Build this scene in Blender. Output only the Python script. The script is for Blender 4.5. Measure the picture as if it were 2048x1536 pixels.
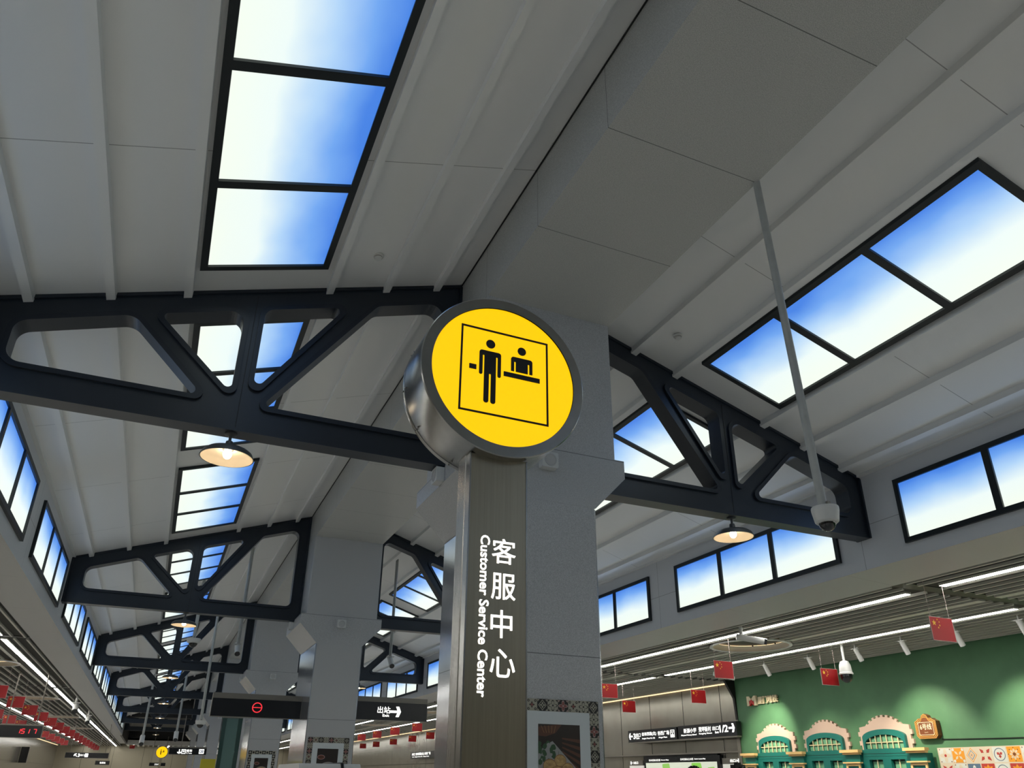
import bpy, bmesh, math, random
from mathutils import Vector, Matrix
random.seed(7)
for o in list(bpy.data.objects): bpy.data.objects.remove(o)
SC = bpy.context.scene; COL = SC.collection
PI = math.pi

# ------------------------------------------------------------------ camera, world, exposure
yaw, pitch, roll = 0.4095, 0.4296, 0.0115
_cy, _sy, _cp, _sp = math.cos(yaw), math.sin(yaw), math.cos(pitch), math.sin(pitch)
_F = Vector((_sy*_cp, _cy*_cp, _sp)); _R0 = Vector((_cy, -_sy, 0)); _U0 = _R0.cross(_F)
_c, _s = math.cos(roll), math.sin(roll)
_R = _R0*_c + _U0*_s; _U = _U0*_c - _R0*_s
cam_data = bpy.data.cameras.new('camera'); cam = bpy.data.objects.new('camera', cam_data); COL.objects.link(cam)
m = Matrix.Identity(4)
for i in range(3): m[i][0] = _R[i]; m[i][1] = _U[i]; m[i][2] = -_F[i]
m[0][3], m[1][3], m[2][3] = -2.7212, 0.0, 1.6
cam.matrix_world = m
cam_data.sensor_width = 36; cam_data.lens = 1506.13/2048*36
cam_data.shift_x = (1024-1018.1)/2048; cam_data.shift_y = (866.5-768)/2048
cam_data.clip_start = 0.05; cam_data.clip_end = 300
SC.camera = cam
w = bpy.data.worlds.new('world'); SC.world = w; w.use_nodes = True
w.node_tree.nodes['Background'].inputs[0].default_value = (0.5, 0.6, 0.75, 1)
w.node_tree.nodes['Background'].inputs[1].default_value = 0.02
SC.view_settings.view_transform = 'Standard'; SC.view_settings.look = 'None'
SC.view_settings.gamma = 1; SC.view_settings.use_curve_mapping = False
SC.view_settings.exposure = 0.0
LIN = 25.0     # linear lights
PANE = 1.40     # sky panels
SPOT = 230.0

# ------------------------------------------------------------------ materials
MATS = {}
def nodes(name):
    mt = bpy.data.materials.new(name); mt.use_nodes = True
    nt = mt.node_tree; b = nt.nodes['Principled BSDF']
    return mt, nt, b
def N(nt, typ, **kw):
    n = nt.nodes.new(typ)
    for k, v in kw.items(): setattr(n, k, v)
    return n
def sset(b, k, v):
    if k in b.inputs: b.inputs[k].default_value = v
def mat(name, col, rough=0.5, metal=0.0, var=0.0, vscale=6.0, bump=0.0, bscale=80.0, stretch=None, spec=0.5, coat=0.0):
    if name in MATS: return MATS[name]
    mt, nt, b = nodes(name)
    sset(b, 'Base Color', (*col, 1)); sset(b, 'Roughness', rough); sset(b, 'Metallic', metal); sset(b, 'Specular IOR Level', spec); sset(b, 'Coat Weight', coat)
    tc = N(nt, 'ShaderNodeTexCoord')
    if var > 0:
        mp = N(nt, 'ShaderNodeMapping'); nt.links.new(tc.outputs['Object'], mp.inputs[0])
        if stretch: mp.inputs['Scale'].default_value = stretch
        no = N(nt, 'ShaderNodeTexNoise'); no.inputs['Scale'].default_value = vscale; no.inputs['Detail'].default_value = 4
        nt.links.new(mp.outputs[0], no.inputs[0])
        cr = N(nt, 'ShaderNodeValToRGB')
        cr.color_ramp.elements[0].position = 0.3; cr.color_ramp.elements[1].position = 0.7
        cr.color_ramp.elements[0].color = (*[c*(1-var) for c in col], 1)
        cr.color_ramp.elements[1].color = (*[min(1, c*(1+var)) for c in col], 1)
        nt.links.new(no.outputs[0], cr.inputs[0]); nt.links.new(cr.outputs[0], b.inputs['Base Color'])
    if bump > 0:
        mp2 = N(nt, 'ShaderNodeMapping'); nt.links.new(tc.outputs['Object'], mp2.inputs[0])
        if stretch: mp2.inputs['Scale'].default_value = stretch
        n2 = N(nt, 'ShaderNodeTexNoise'); n2.inputs['Scale'].default_value = bscale
        nt.links.new(mp2.outputs[0], n2.inputs[0])
        bp = N(nt, 'ShaderNodeBump'); bp.inputs['Strength'].default_value = bump; bp.inputs['Distance'].default_value = 0.01
        nt.links.new(n2.outputs[0], bp.inputs['Height']); nt.links.new(bp.outputs[0], b.inputs['Normal'])
    MATS[name] = mt
    return mt
def emis(name, col, strength):
    if name in MATS: return MATS[name]
    mt, nt, b = nodes(name)
    sset(b, 'Base Color', (*[c*0.5 for c in col], 1)); sset(b, 'Roughness', 0.5)
    sset(b, 'Emission Color', (*col, 1)); sset(b, 'Emission Strength', strength)
    MATS[name] = mt; return mt
def seams(name, base, lines, rough=0.5, metal=0.0, width=0.006, dark=0.25, speck=0.0, var=0.0, spec=0.5, big=0.0):
    """panelled surface: lines = [(axis, pitch, offset)] in world position; dark joints."""
    if name in MATS: return MATS[name]
    mt, nt, b = nodes(name); L = nt.links.new
    geo = N(nt, 'ShaderNodeNewGeometry'); sp = N(nt, 'ShaderNodeSeparateXYZ'); L(geo.outputs['Position'], sp.inputs[0])
    mask = None
    for ax, pitch, off in lines:
        a = N(nt, 'ShaderNodeMath', operation='SUBTRACT'); L(sp.outputs[ax], a.inputs[0]); a.inputs[1].default_value = off - pitch/2
        d = N(nt, 'ShaderNodeMath', operation='DIVIDE'); L(a.outputs[0], d.inputs[0]); d.inputs[1].default_value = pitch
        f = N(nt, 'ShaderNodeMath', operation='FRACT'); L(d.outputs[0], f.inputs[0])
        s = N(nt, 'ShaderNodeMath', operation='SUBTRACT'); L(f.outputs[0], s.inputs[0]); s.inputs[1].default_value = 0.5
        ab = N(nt, 'ShaderNodeMath', operation='ABSOLUTE'); L(s.outputs[0], ab.inputs[0])
        lt = N(nt, 'ShaderNodeMath', operation='LESS_THAN'); L(ab.outputs[0], lt.inputs[0]); lt.inputs[1].default_value = width/2/pitch
        if mask is None: mask = lt
        else:
            mx = N(nt, 'ShaderNodeMath', operation='MAXIMUM'); L(mask.outputs[0], mx.inputs[0]); L(lt.outputs[0], mx.inputs[1]); mask = mx
    src = None
    if speck > 0 or big > 0:
        no = N(nt, 'ShaderNodeTexNoise'); no.inputs['Scale'].default_value = 220 if speck > 0 else 2.0; no.inputs['Detail'].default_value = 2
        L(geo.outputs['Position'], no.inputs[0])
        cr = N(nt, 'ShaderNodeValToRGB'); v = speck or big
        cr.color_ramp.elements[0].position = 0.35; cr.color_ramp.elements[1].position = 0.65
        cr.color_ramp.elements[0].color = (*[c*(1-v) for c in base], 1); cr.color_ramp.elements[1].color = (*[min(1, c*(1+v)) for c in base], 1)
        L(no.outputs[0], cr.inputs[0]); src = cr.outputs[0]
    mixn = N(nt, 'ShaderNodeMix', data_type='RGBA')
    if src: L(src, mixn.inputs[6])
    else: mixn.inputs[6].default_value = (*base, 1)
    mixn.inputs[7].default_value = (*[c*dark for c in base], 1)
    if mask: L(mask.outputs[0], mixn.inputs[0])
    else: mixn.inputs[0].default_value = 0
    L(mixn.outputs[2], b.inputs['Base Color'])
    sset(b, 'Roughness', rough); sset(b, 'Metallic', metal); sset(b, 'Specular IOR Level', spec)
    MATS[name] = mt; return mt
def pane_mat():
    mt, nt, b = nodes('backlit sky print'); L = nt.links.new
    uv = N(nt, 'ShaderNodeUVMap'); sp = N(nt, 'ShaderNodeSeparateXYZ'); L(uv.outputs[0], sp.inputs[0])
    geo = N(nt, 'ShaderNodeNewGeometry')
    mp = N(nt, 'ShaderNodeMapping'); L(geo.outputs['Position'], mp.inputs[0]); mp.inputs['Scale'].default_value = (1.6, 1.0, 1.6)
    no = N(nt, 'ShaderNodeTexNoise'); no.inputs['Scale'].default_value = 1.5; no.inputs['Detail'].default_value = 3; no.inputs['Roughness'].default_value = 0.4
    L(mp.outputs[0], no.inputs[0])
    a = N(nt, 'ShaderNodeMath', operation='MULTIPLY_ADD'); L(no.outputs[0], a.inputs[0]); a.inputs[1].default_value = 0.34; a.inputs[2].default_value = -0.16
    s = N(nt, 'ShaderNodeMath', operation='ADD'); L(a.outputs[0], s.inputs[0]); L(sp.outputs[1], s.inputs[1])
    cr = N(nt, 'ShaderNodeValToRGB'); e = cr.color_ramp
    e.elements[0].position = 0.0; e.elements[0].color = (0.66, 0.71, 0.63, 1)
    e.elements[1].position = 1.0; e.elements[1].color = (0.046, 0.165, 0.56, 1)
    for p, c in ((0.34, (0.62, 0.70, 0.68, 1)), (0.60, (0.32, 0.48, 0.68, 1)), (0.82, (0.12, 0.28, 0.63, 1))):
        k = e.elements.new(p); k.color = c
    L(s.outputs[0], cr.inputs[0]); L(cr.outputs[0], b.inputs['Emission Color'])
    sset(b, 'Base Color', (0.02, 0.02, 0.02, 1)); sset(b, 'Roughness', 0.35); sset(b, 'Emission Strength', PANE)
    return mt

WHITE = seams('painted roof panel', (0.80, 0.80, 0.79), [(1, 2.19, 2.11)], rough=0.38, width=0.007, dark=0.45)
RIBM = mat('painted rib', (0.80, 0.80, 0.79), rough=0.32)
WALLP = seams('clerestory wall panel', (0.70, 0.71, 0.73), [(1, 4.16, 6.2), (2, 10.0, 4.34)], rough=0.42, width=0.007, dark=0.5)
BANDM = seams('bulkhead panel', (0.44, 0.44, 0.425), [(1, 2.19, 2.11)], rough=0.45, width=0.006, dark=0.6)
GRAN = seams('grey granite', (0.45, 0.45, 0.43), [(1, 1.095, 2.1), (2, 60, 2.49)], rough=0.34, width=0.006, dark=0.3, speck=0.24)
GRANC = seams('grey granite cladding', (0.46, 0.465, 0.47), [(2, 1.72, 4.19)], rough=0.30, width=0.006, dark=0.3, speck=0.22)
GRANS = seams('polished side panel', (0.42, 0.43, 0.45), [(2, 1.72, 4.19)], rough=0.14, metal=0.75, width=0.006, dark=0.3, big=0.05)
NAVY = mat('navy painted steel', (0.012, 0.0175, 0.0265), rough=0.36, var=0.12, vscale=3, spec=0.55)
NAVYR = mat('navy painted rim', (0.013, 0.018, 0.027), rough=0.36, spec=0.45)
FRAME = mat('black window frame', (0.010, 0.014, 0.016), rough=0.45)
PANEM = pane_mat()
STEEL = mat('brushed steel', (0.33, 0.325, 0.31), rough=0.27, metal=1.0, var=0.12, vscale=30, stretch=(1, 1, 0.02), bump=0.12, bscale=220)
STEELH = mat('brushed steel ring', (0.36, 0.36, 0.35), rough=0.24, metal=1.0, var=0.08, vscale=20)
STEELD = mat('dark steel post face', (0.40, 0.355, 0.27), rough=0.30, metal=1.0, var=0.05, vscale=120, stretch=(1, 1, 0.02), bump=0.04, bscale=400)
YEL = emis('yellow lit face', (1.0, 0.60, 0.0), 0.98)
LETW = emis('white lit letters', (1.0, 0.99, 0.94), 1.6)
BLACK = mat('black print', (0.006, 0.006, 0.006), rough=0.5)
SIGNB = mat('black sign panel', (0.010, 0.011, 0.013), rough=0.22)
SIGNE = mat('grey sign edge', (0.24, 0.22, 0.19), rough=0.4, metal=0.6)
REDL = emis('red led', (1.0, 0.03, 0.05), 2.0)
REDL2 = emis('bright red led', (1.0, 0.035, 0.05), 1.1)
SLAT = mat('ceiling slat', (0.60, 0.59, 0.52), rough=0.5)
BACK = mat('dark ceiling void', (0.035, 0.034, 0.026), rough=0.9)
LIGHTW = emis('linear light diffuser', (1.0, 0.98, 0.92), LIN)
WARM = emis('warm cove light', (1.0, 0.72, 0.40), 1.6)
WARM2 = emis('warm coffer light', (1.0, 0.74, 0.42), 2.2)
BULB = emis('bulb', (1.0, 0.80, 0.55), 25.0)
SHADE = mat('dark lamp shade', (0.10, 0.10, 0.10), rough=0.35)
CREAM = mat('cream shade lining', (0.80, 0.70, 0.55), rough=0.5)
PLAS = mat('white camera plastic', (0.62, 0.62, 0.60), rough=0.4)
POLE = mat('grey pole paint', (0.42, 0.43, 0.41), rough=0.4, var=0.08, vscale=12)
GLOSSB = mat('black dome glass', (0.01, 0.01, 0.012), rough=0.05, spec=0.8)
SPKM = mat('grey speaker case', (0.62, 0.63, 0.62), rough=0.5)
SPKR = mat('speaker grille', (0.50, 0.50, 0.50), rough=0.7)
METALW = seams('beige metal wall panel', (0.33, 0.31, 0.26), [(1, 1.55, 15.92), (2, 4.0, 2.22)], rough=0.20, metal=0.55, width=0.028, dark=0.08, big=0.06)
ENDW = seams('beige end wall panel', (0.30, 0.27, 0.20), [(0, 2.4, -5.6)], rough=0.5, width=0.03, dark=0.3)
GREEN = mat('green wall paint', (0.08, 0.205, 0.10), rough=0.55, var=0.10, vscale=2.5)
TEAL = mat('teal timber paint', (0.008, 0.155, 0.13), rough=0.45)
PINK = mat('pale pink plaster', (0.60, 0.44, 0.36), rough=0.6)
CORN = mat('cream cornice', (0.78, 0.52, 0.22), rough=0.5)
MULL = mat('cream glazing bar', (0.75, 0.66, 0.40), rough=0.5)
DARKG = mat('dark green recess', (0.012, 0.03, 0.022), rough=0.6)
GPANE = mat('pale green pane', (0.16, 0.40, 0.24), rough=0.4)
FIN = mat('black fin', (0.012, 0.012, 0.012), rough=0.5)
RED = mat('red flag print', (0.30, 0.006, 0.010), rough=0.4)
GOLD = mat('yellow star print', (0.70, 0.42, 0.03), rough=0.4)
EDGE = mat('flag board edge', (0.55, 0.45, 0.42), rough=0.5)
FLOORM = seams('grey terrazzo floor', (0.55, 0.54, 0.51), [(0, 0.8, 0.0), (1, 0.8, 0.0)], rough=0.25, width=0.004, dark=0.6, speck=0.12)
MATW = mat('white picture mount', (0.62, 0.66, 0.67), rough=0.5)
BROWN = mat('brown plaque', (0.17, 0.055, 0.018), rough=0.4)
GOLDP = mat('gold plaque line', (0.75, 0.42, 0.10), rough=0.4)
PALEP = mat('pale plaque text', (0.85, 0.72, 0.50), rough=0.5)
LOGOC = mat('cream logo letters', (0.80, 0.70, 0.48), rough=0.5)
LOGOR = mat('red logo insert', (0.60, 0.015, 0.015), rough=0.45)
GLASS = mat('tinted glass edge', (0.03, 0.07, 0.06), rough=0.08, spec=0.8)
CABLE = mat('black cable', (0.008, 0.01, 0.009), rough=0.6)
HAIR = mat('black hair', (0.008, 0.007, 0.006), rough=0.6)
SKIN = mat('skin', (0.42, 0.24, 0.16), rough=0.5)
CLOTH1 = mat('dark jacket', (0.03, 0.035, 0.05), rough=0.8)
CLOTH2 = mat('black shirt', (0.015, 0.015, 0.018), rough=0.8)

# ------------------------------------------------------------------ mesh helpers
BASE = {}
def tag(o, label=None, cat=None, group=None, kind=None):
    if label: o['label'] = label
    if cat: o['category'] = cat
    if group: o['group'] = group
    if kind: o['kind'] = kind
    return o
def thing(name, label, cat, loc, group=None):
    o = bpy.data.objects.new(name, None); COL.objects.link(o); o.location = loc; o.empty_display_size = 0.2
    BASE[o.name] = Vector(loc)
    return tag(o, label, cat, group)
def struct_root(name, loc, label=None):
    o = bpy.data.objects.new(name, None); COL.objects.link(o); o.location = loc; o.empty_display_size = 0.2
    BASE[o.name] = Vector(loc)
    return tag(o, label, kind='structure')
class MB:
    def __init__(s): s.v = []; s.f = []; s.mi = []; s.uv = {}; s.sm = set()
    def face(s, idx, mi=0): s.f.append(tuple(idx)); s.mi.append(mi)
    def quad(s, p, mi=0):
        n = len(s.v); s.v += [tuple(q) for q in p]; s.face(range(n, n+len(p)), mi); return s
    def hexa(s, p, mi=0):
        """p: 8 corners: bottom 0-3 ccw from above, top 4-7"""
        n = len(s.v); s.v += [tuple(q) for q in p]
        for f in ((3, 2, 1, 0), (4, 5, 6, 7), (0, 1, 5, 4), (1, 2, 6, 5), (2, 3, 7, 6), (3, 0, 4, 7)): s.face([n+i for i in f], mi)
        return s
    def box(s, x0, x1, y0, y1, z0, z1, mi=0):
        if x0 > x1: x0, x1 = x1, x0
        if y0 > y1: y0, y1 = y1, y0
        if z0 > z1: z0, z1 = z1, z0
        return s.hexa([(x0, y0, z0), (x1, y0, z0), (x1, y1, z0), (x0, y1, z0), (x0, y0, z1), (x1, y0, z1), (x1, y1, z1), (x0, y1, z1)], mi)
    def bevbox(s, x0, x1, y0, y1, z0, z1, b=0.01, mi=0):
        """box with chamfered vertical edges"""
        P = [(x0+b, y0), (x1-b, y0), (x1, y0+b), (x1, y1-b), (x1-b, y1), (x0+b, y1), (x0, y1-b), (x0, y0+b)]
        return s.prism([(x, y) for x, y in P], 'z', z0, z1, mi)
    def prism(s, poly, ax, a0, a1, mi=0, mi2=None):
        """extrude 2D poly: ax 'y' -> poly in (x,z); 'x' -> (y,z); 'z' -> (x,y)"""
        mk = {'y': lambda p, a: (p[0], a, p[1]), 'x': lambda p, a: (a, p[0], p[1]), 'z': lambda p, a: (p[0], p[1], a)}[ax]
        k = len(poly); n = len(s.v)
        s.v += [mk(p, a0) for p in poly] + [mk(p, a1) for p in poly]
        s.face([n+i for i in range(k)], mi); s.face([n+k+i for i in reversed(range(k))], mi)
        for i in range(k):
            j = (i+1) % k; s.face([n+i, n+k+i, n+k+j, n+j], mi if mi2 is None else mi2)
        return s
    def ringp(s, outer, inner, ax, a0, a1, mi=0):
        """closed band between two polys with the same count, extruded"""
        mk = {'y': lambda p, a: (p[0], a, p[1]), 'x': lambda p, a: (a, p[0], p[1]), 'z': lambda p, a: (p[0], p[1], a)}[ax]
        k = len(outer); n = len(s.v)
        for poly, a in ((outer, a0), (inner, a0), (outer, a1), (inner, a1)): s.v += [mk(p, a) for p in poly]
        for i in range(k):
            j = (i+1) % k
            s.face([n+i, n+j, n+k+j, n+k+i], mi); s.face([n+2*k+i, n+3*k+i, n+3*k+j, n+2*k+j], mi)
            s.face([n+i, n+2*k+i, n+2*k+j, n+j], mi); s.face([n+k+i, n+k+j, n+3*k+j, n+3*k+i], mi)
        return s
    def tube(s, a, b, r0, r1=None, seg=12, mi=0, caps=True):
        a = Vector(a); b = Vector(b); r1 = r0 if r1 is None else r1
        d = (b-a).normalized(); u = d.orthogonal().normalized(); v = d.cross(u); n = len(s.v)
        for c, r in ((a, r0), (b, r1)):
            for i in range(seg):
                t = 2*PI*i/seg; s.v.append(tuple(c + u*(r*math.cos(t)) + v*(r*math.sin(t))))
        for i in range(seg):
            j = (i+1) % seg; s.sm.add(len(s.f)); s.face([n+i, n+j, n+seg+j, n+seg+i], mi)
        if caps: s.face([n+i for i in reversed(range(seg))], mi); s.face([n+seg+i for i in range(seg)], mi)
        return s
    def lathe(s, prof, c, ax=(0, 0, 1), seg=32, mi=0, closed=False):
        """prof [(r, h)] around axis through c"""
        ax = Vector(ax).normalized(); u = ax.orthogonal().normalized(); v = ax.cross(u); c = Vector(c); n = len(s.v)
        for r, h in prof:
            for i in range(seg):
                t = 2*PI*i/seg; s.v.append(tuple(c + ax*h + u*(r*math.cos(t)) + v*(r*math.sin(t))))
        P = len(prof)
        for k in range(P if closed else P-1):
            k2 = (k+1) % P
            for i in range(seg):
                j = (i+1) % seg; s.sm.add(len(s.f)); s.face([n+k*seg+i, n+k*seg+j, n+k2*seg+j, n+k2*seg+i], mi)
        return s
    def ball(s, c, r, seg=16, rings=10, mi=0, sc=(1, 1, 1)):
        n = len(s.v); c = Vector(c)
        for k in range(rings+1):
            ph = PI*k/rings
            for i in range(seg):
                t = 2*PI*i/seg
                s.v.append((c.x+sc[0]*r*math.sin(ph)*math.cos(t), c.y+sc[1]*r*math.sin(ph)*math.sin(t), c.z+sc[2]*r*math.cos(ph)))
        for k in range(rings):
            for i in range(seg):
                j = (i+1) % seg; s.sm.add(len(s.f)); s.face([n+k*seg+i, n+(k+1)*seg+i, n+(k+1)*seg+j, n+k*seg+j], mi)
        return s
    def mirx(s):
        s.v = [(-x, y, z) for x, y, z in s.v]; return s
    def build(s, name, mats, parent=None, base=None, fix=True):
        me = bpy.data.meshes.new(name)
        b = BASE[parent.name] if parent is not None else Vector(base or (0, 0, 0))
        me.from_pydata([(x-b[0], y-b[1], z-b[2]) for x, y, z in s.v], [], s.f)
        for mm in (mats if isinstance(mats, (list, tuple)) else [mats]): me.materials.append(mm)
        for i, p in enumerate(me.polygons):
            p.material_index = s.mi[i]; p.use_smooth = i in s.sm
        if s.uv:
            l = me.uv_layers.new(name='UVMap')
            for i, p in enumerate(me.polygons):
                if i in s.uv:
                    for k, li in enumerate(p.loop_indices): l.data[li].uv = s.uv[i][k]
        if fix:
            bm = bmesh.new(); bm.from_mesh(me)
            bmesh.ops.remove_doubles(bm, verts=bm.verts, dist=1e-6)
            bmesh.ops.recalc_face_normals(bm, faces=bm.faces); bm.to_mesh(me); bm.free()
        me.update()
        if s.sm: me.set_sharp_from_angle(angle=0.55)
        return link(name, me, parent, b)
def link(name, me, parent=None, base=(0, 0, 0)):
    o = bpy.data.objects.new(name, me); COL.objects.link(o)
    if parent is not None: o.parent = parent
    else: o.location = base
    BASE[o.name] = Vector(base)
    return o
def dup(root, loc, label=None, group=None):
    r = root.copy(); COL.objects.link(r); r.location = loc; BASE[r.name] = Vector(loc)
    if label: r['label'] = label
    if group: r['group'] = group
    for ch in list(root.children):
        c = ch.copy(); COL.objects.link(c); c.parent = r; BASE[c.name] = Vector(loc)
        for g in list(ch.children):
            d = g.copy(); COL.objects.link(d); d.parent = c
    return r
def circ(cx, cy, r, n=48, a0=0, a1=2*PI, ry=None):
    full = abs(a1-a0-2*PI) < 1e-6; ry = ry or r
    return [(cx+r*math.cos(a0+(a1-a0)*i/(n if full else n-1)), cy+ry*math.sin(a0+(a1-a0)*i/(n if full else n-1))) for i in range(n)]
def ccw(p):
    a = sum(p[i][0]*p[(i+1) % len(p)][1]-p[(i+1) % len(p)][0]*p[i][1] for i in range(len(p)))
    return p if a > 0 else p[::-1]
def inset(poly, d):
    poly = ccw(poly); n = len(poly); L = []
    for i in range(n):
        a = Vector(poly[i]); b = Vector(poly[(i+1) % n]); t = (b-a).normalized(); nn = Vector((-t.y, t.x)); L.append((a+nn*d, t))
    out = []
    for i in range(n):
        p, t = L[i-1]; q, u = L[i]; den = t.x*u.y-t.y*u.x; s = ((q.x-p.x)*u.y-(q.y-p.y)*u.x)/den; out.append((p.x+t.x*s, p.y+t.y*s))
    return out
def rounded(poly, rs, k=8):
    """round the corners; rs per corner (poly must be ccw)"""
    n = len(poly); out = []
    for i in range(n):
        p = Vector(poly[i]); a = (Vector(poly[i-1])-p); b = (Vector(poly[(i+1) % n])-p); r = rs[i] if isinstance(rs, (list, tuple)) else rs
        la, lb = a.length, b.length; a.normalize(); b.normalize(); ang = math.acos(max(-1, min(1, a.dot(b))))
        t = min(r/math.tan(ang/2), la*0.49, lb*0.49); r = t*math.tan(ang/2)
        c = p+(a+b).normalized()*(r/math.sin(ang/2)); s = p+a*t-c; e = p+b*t-c
        a0 = math.atan2(s.y, s.x); a1 = math.atan2(e.y, e.x); da = (a1-a0+PI) % (2*PI)-PI
        for j in range(k+1): out.append((c.x+r*math.cos(a0+da*j/k), c.y+r*math.sin(a0+da*j/k)))
    return out
def plate(loops, y0, y1, axis='y'):
    """filled plate with holes: loops in (u,v); first outer, rest holes -> (verts, faces) extruded from y0 to y1"""
    c = bpy.data.curves.new('tmp', 'CURVE'); c.dimensions = '2D'; c.fill_mode = 'BOTH'; c.extrude = (y1-y0)/2
    for lp in loops:
        s = c.splines.new('POLY'); s.points.add(len(lp)-1); s.use_cyclic_u = True
        for i, p in enumerate(lp): s.points[i].co = (p[0], p[1], 0, 1)
    o = bpy.data.objects.new('tmp', c); COL.objects.link(o); bpy.context.view_layer.update()
    me = bpy.data.meshes.new_from_object(o.evaluated_get(bpy.context.evaluated_depsgraph_get()))
    mb = MB(); yc = (y0+y1)/2
    for v in me.vertices: mb.v.append((v.co.x, yc-v.co.z, v.co.y) if axis == 'y' else (v.co.x, v.co.y, yc+v.co.z))
    for p in me.polygons: mb.face(p.vertices)
    bpy.data.objects.remove(o); bpy.data.curves.remove(c); bpy.data.meshes.remove(me)
    return mb
def text(body, O, X, Y, h=None, width=None, bold=0.0, depth=0.002, spacing=1.0, mb=None, fit_h=None):
    """lettering as mesh; O lower-left, X/Y world directions; h = height of the glyph box, width = total width to fill"""
    c = bpy.data.curves.new('tmp', 'FONT'); c.body = body; c.size = 1; c.offset = 0.0 if any(ord(q) > 0x2e80 for q in body) else bold; c.space_character = spacing; c.resolution_u = 3
    o = bpy.data.objects.new('tmp', c); COL.objects.link(o); bpy.context.view_layer.update()
    me = bpy.data.meshes.new_from_object(o.evaluated_get(bpy.context.evaluated_depsgraph_get()))
    xs = [v.co.x for v in me.vertices]; ys = [v.co.y for v in me.vertices]
    x0, x1, y0, y1 = min(xs), max(xs), min(ys), max(ys)
    sx = (width/(x1-x0)) if width else None; sy = (h/(y1-y0)) if h else None
    sx = sx or sy; sy = sy or sx
    X = Vector(X).normalized(); Y = Vector(Y).normalized(); Z = X.cross(Y); O = Vector(O)
    mb = mb or MB(); n = len(mb.v)
    cjk = any(ord(q) > 0x2e80 for q in body)
    for k, (du, dv) in enumerate([(-bold, -bold), (bold, -bold), (bold, bold), (-bold, bold)] if (cjk and bold) else [(0, 0)]):
        n = len(mb.v)
        for v in me.vertices: mb.v.append(tuple(O + X*((v.co.x-x0+du)*sx) + Y*((v.co.y-y0+dv)*sy) + Z*(depth+k*.0001)))
        for p in me.polygons: mb.face([n+i for i in p.vertices])
    bpy.data.objects.remove(o); bpy.data.curves.remove(c); bpy.data.meshes.remove(me)
    return mb
ORD = ['nearest', 'second nearest', 'third nearest', 'fourth nearest', 'fifth nearest', 'sixth nearest', 'seventh nearest', 'eighth nearest', 'ninth nearest', 'tenth nearest', 'eleventh nearest', 'twelfth nearest', 'thirteenth nearest', 'fourteenth nearest', 'fifteenth nearest', 'sixteenth nearest']

# ------------------------------------------------------------------ dimensions
HR, SL = 6.396, 0.3246
def rz(x): return HR-SL*abs(x)
W = 4.5
T = [-2.25, 6.07, 14.39, 23.0, 31.9, 40.6, 49.5, 58.2]
Y0, Y1 = -10.0, 56.5        # painted hall
YE = 79.0
BH, BZ = 0.63, 5.605        # ridge beam half width, soffit height
ZW = {-1: 3.805, 1: 3.835}  # bottom of clerestory walls
LOW = {-1: 5.03, 1: 5.25}
ZS = 3.79                   # slat ceiling

# ------------------------------------------------------------------ roof, beam, walls, floor
fl = MB().box(-10.1, 10.1, -12, YE, -0.1, 0).build('floor', FLOORM); tag(fl, 'grey stone floor of the station hall', kind='structure')
ribx = [0.90, 1.405, 1.935, 3.11, 3.67, 4.22]
for s, side in ((-1, 'left'), (1, 'right')):
    mb = MB()
    mb.hexa([(s*BH, Y0, rz(BH)), (s*(W+.1), Y0, rz(W+.1)), (s*(W+.1), Y1, rz(W+.1)), (s*BH, Y1, rz(BH)),
             (s*BH, Y0, rz(BH)+.1), (s*(W+.1), Y0, rz(W+.1)+.1), (s*(W+.1), Y1, rz(W+.1)+.1), (s*BH, Y1, rz(BH)+.1)])
    o = mb.build('ceiling', WHITE); tag(o, 'pale grey sloping roof panels on the %s side of the ridge beam' % side, kind='structure'); BASE[o.name] = Vector((0, 0, 0))
    for rx in ribx:
        a, b, d = rx-.032, rx+.032, .062
        r = MB().hexa([(s*a, Y0, rz(a)-d), (s*b, Y0, rz(b)-d), (s*b, Y1, rz(b)-d), (s*a, Y1, rz(a)-d),
                   (s*(a-.004), Y0, rz(a)+.01), (s*(b+.004), Y0, rz(b)+.01), (s*(b+.004), Y1, rz(b)+.01), (s*(a-.004), Y1, rz(a)+.01)])
        r.build('rib', RIBM, o)
bm_ = MB().box(-BH, BH, Y0, YE-7, BZ, rz(BH)+.15)
o = bm_.build('ceiling', GRAN); tag(o, 'granite clad ridge beam running along the middle of the roof', kind='structure'); BASE[o.name] = Vector((0, 0, 0))
jt = MB()
for s in (-1, 1): jt.box(s*BH, s*(BH+.012), Y0, Y1, rz(BH)-.012, rz(BH)-.006)
jt.build('joint', BLACK, o)
for s, side in ((-1, 'left'), (1, 'right')):
    wl = MB().box(s*W, s*(W+.12), Y0, Y1, ZW[s], rz(W)).build('wall_'+side, WALLP)
    tag(wl, 'upper %s hall wall holding the row of sky panels' % side, kind='structure')
    cv = MB().box(s*(W-.05), s*W, Y0, Y1, rz(W-.05)-.03, rz(W-.05)).build('trim_%d' % (1 if s < 0 else 2), RIBM); tag(cv, kind='structure')
    bd = MB().hexa([(s*W, Y0, ZW[s]-.001), (s*LOW[s], Y0, ZS), (s*LOW[s], YE-7, ZS), (s*W, YE-7, ZW[s]-.001),
                    (s*(W+.06), Y0, ZW[s]+.1), (s*LOW[s], Y0, ZS+.14), (s*LOW[s], YE-7, ZS+.14), (s*(W+.06), YE-7, ZW[s]+.1)])
    bo = bd.build('ceiling', BANDM); tag(bo, 'plain grey bulkhead soffit below the %s row of wall panels' % side, kind='structure')

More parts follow.
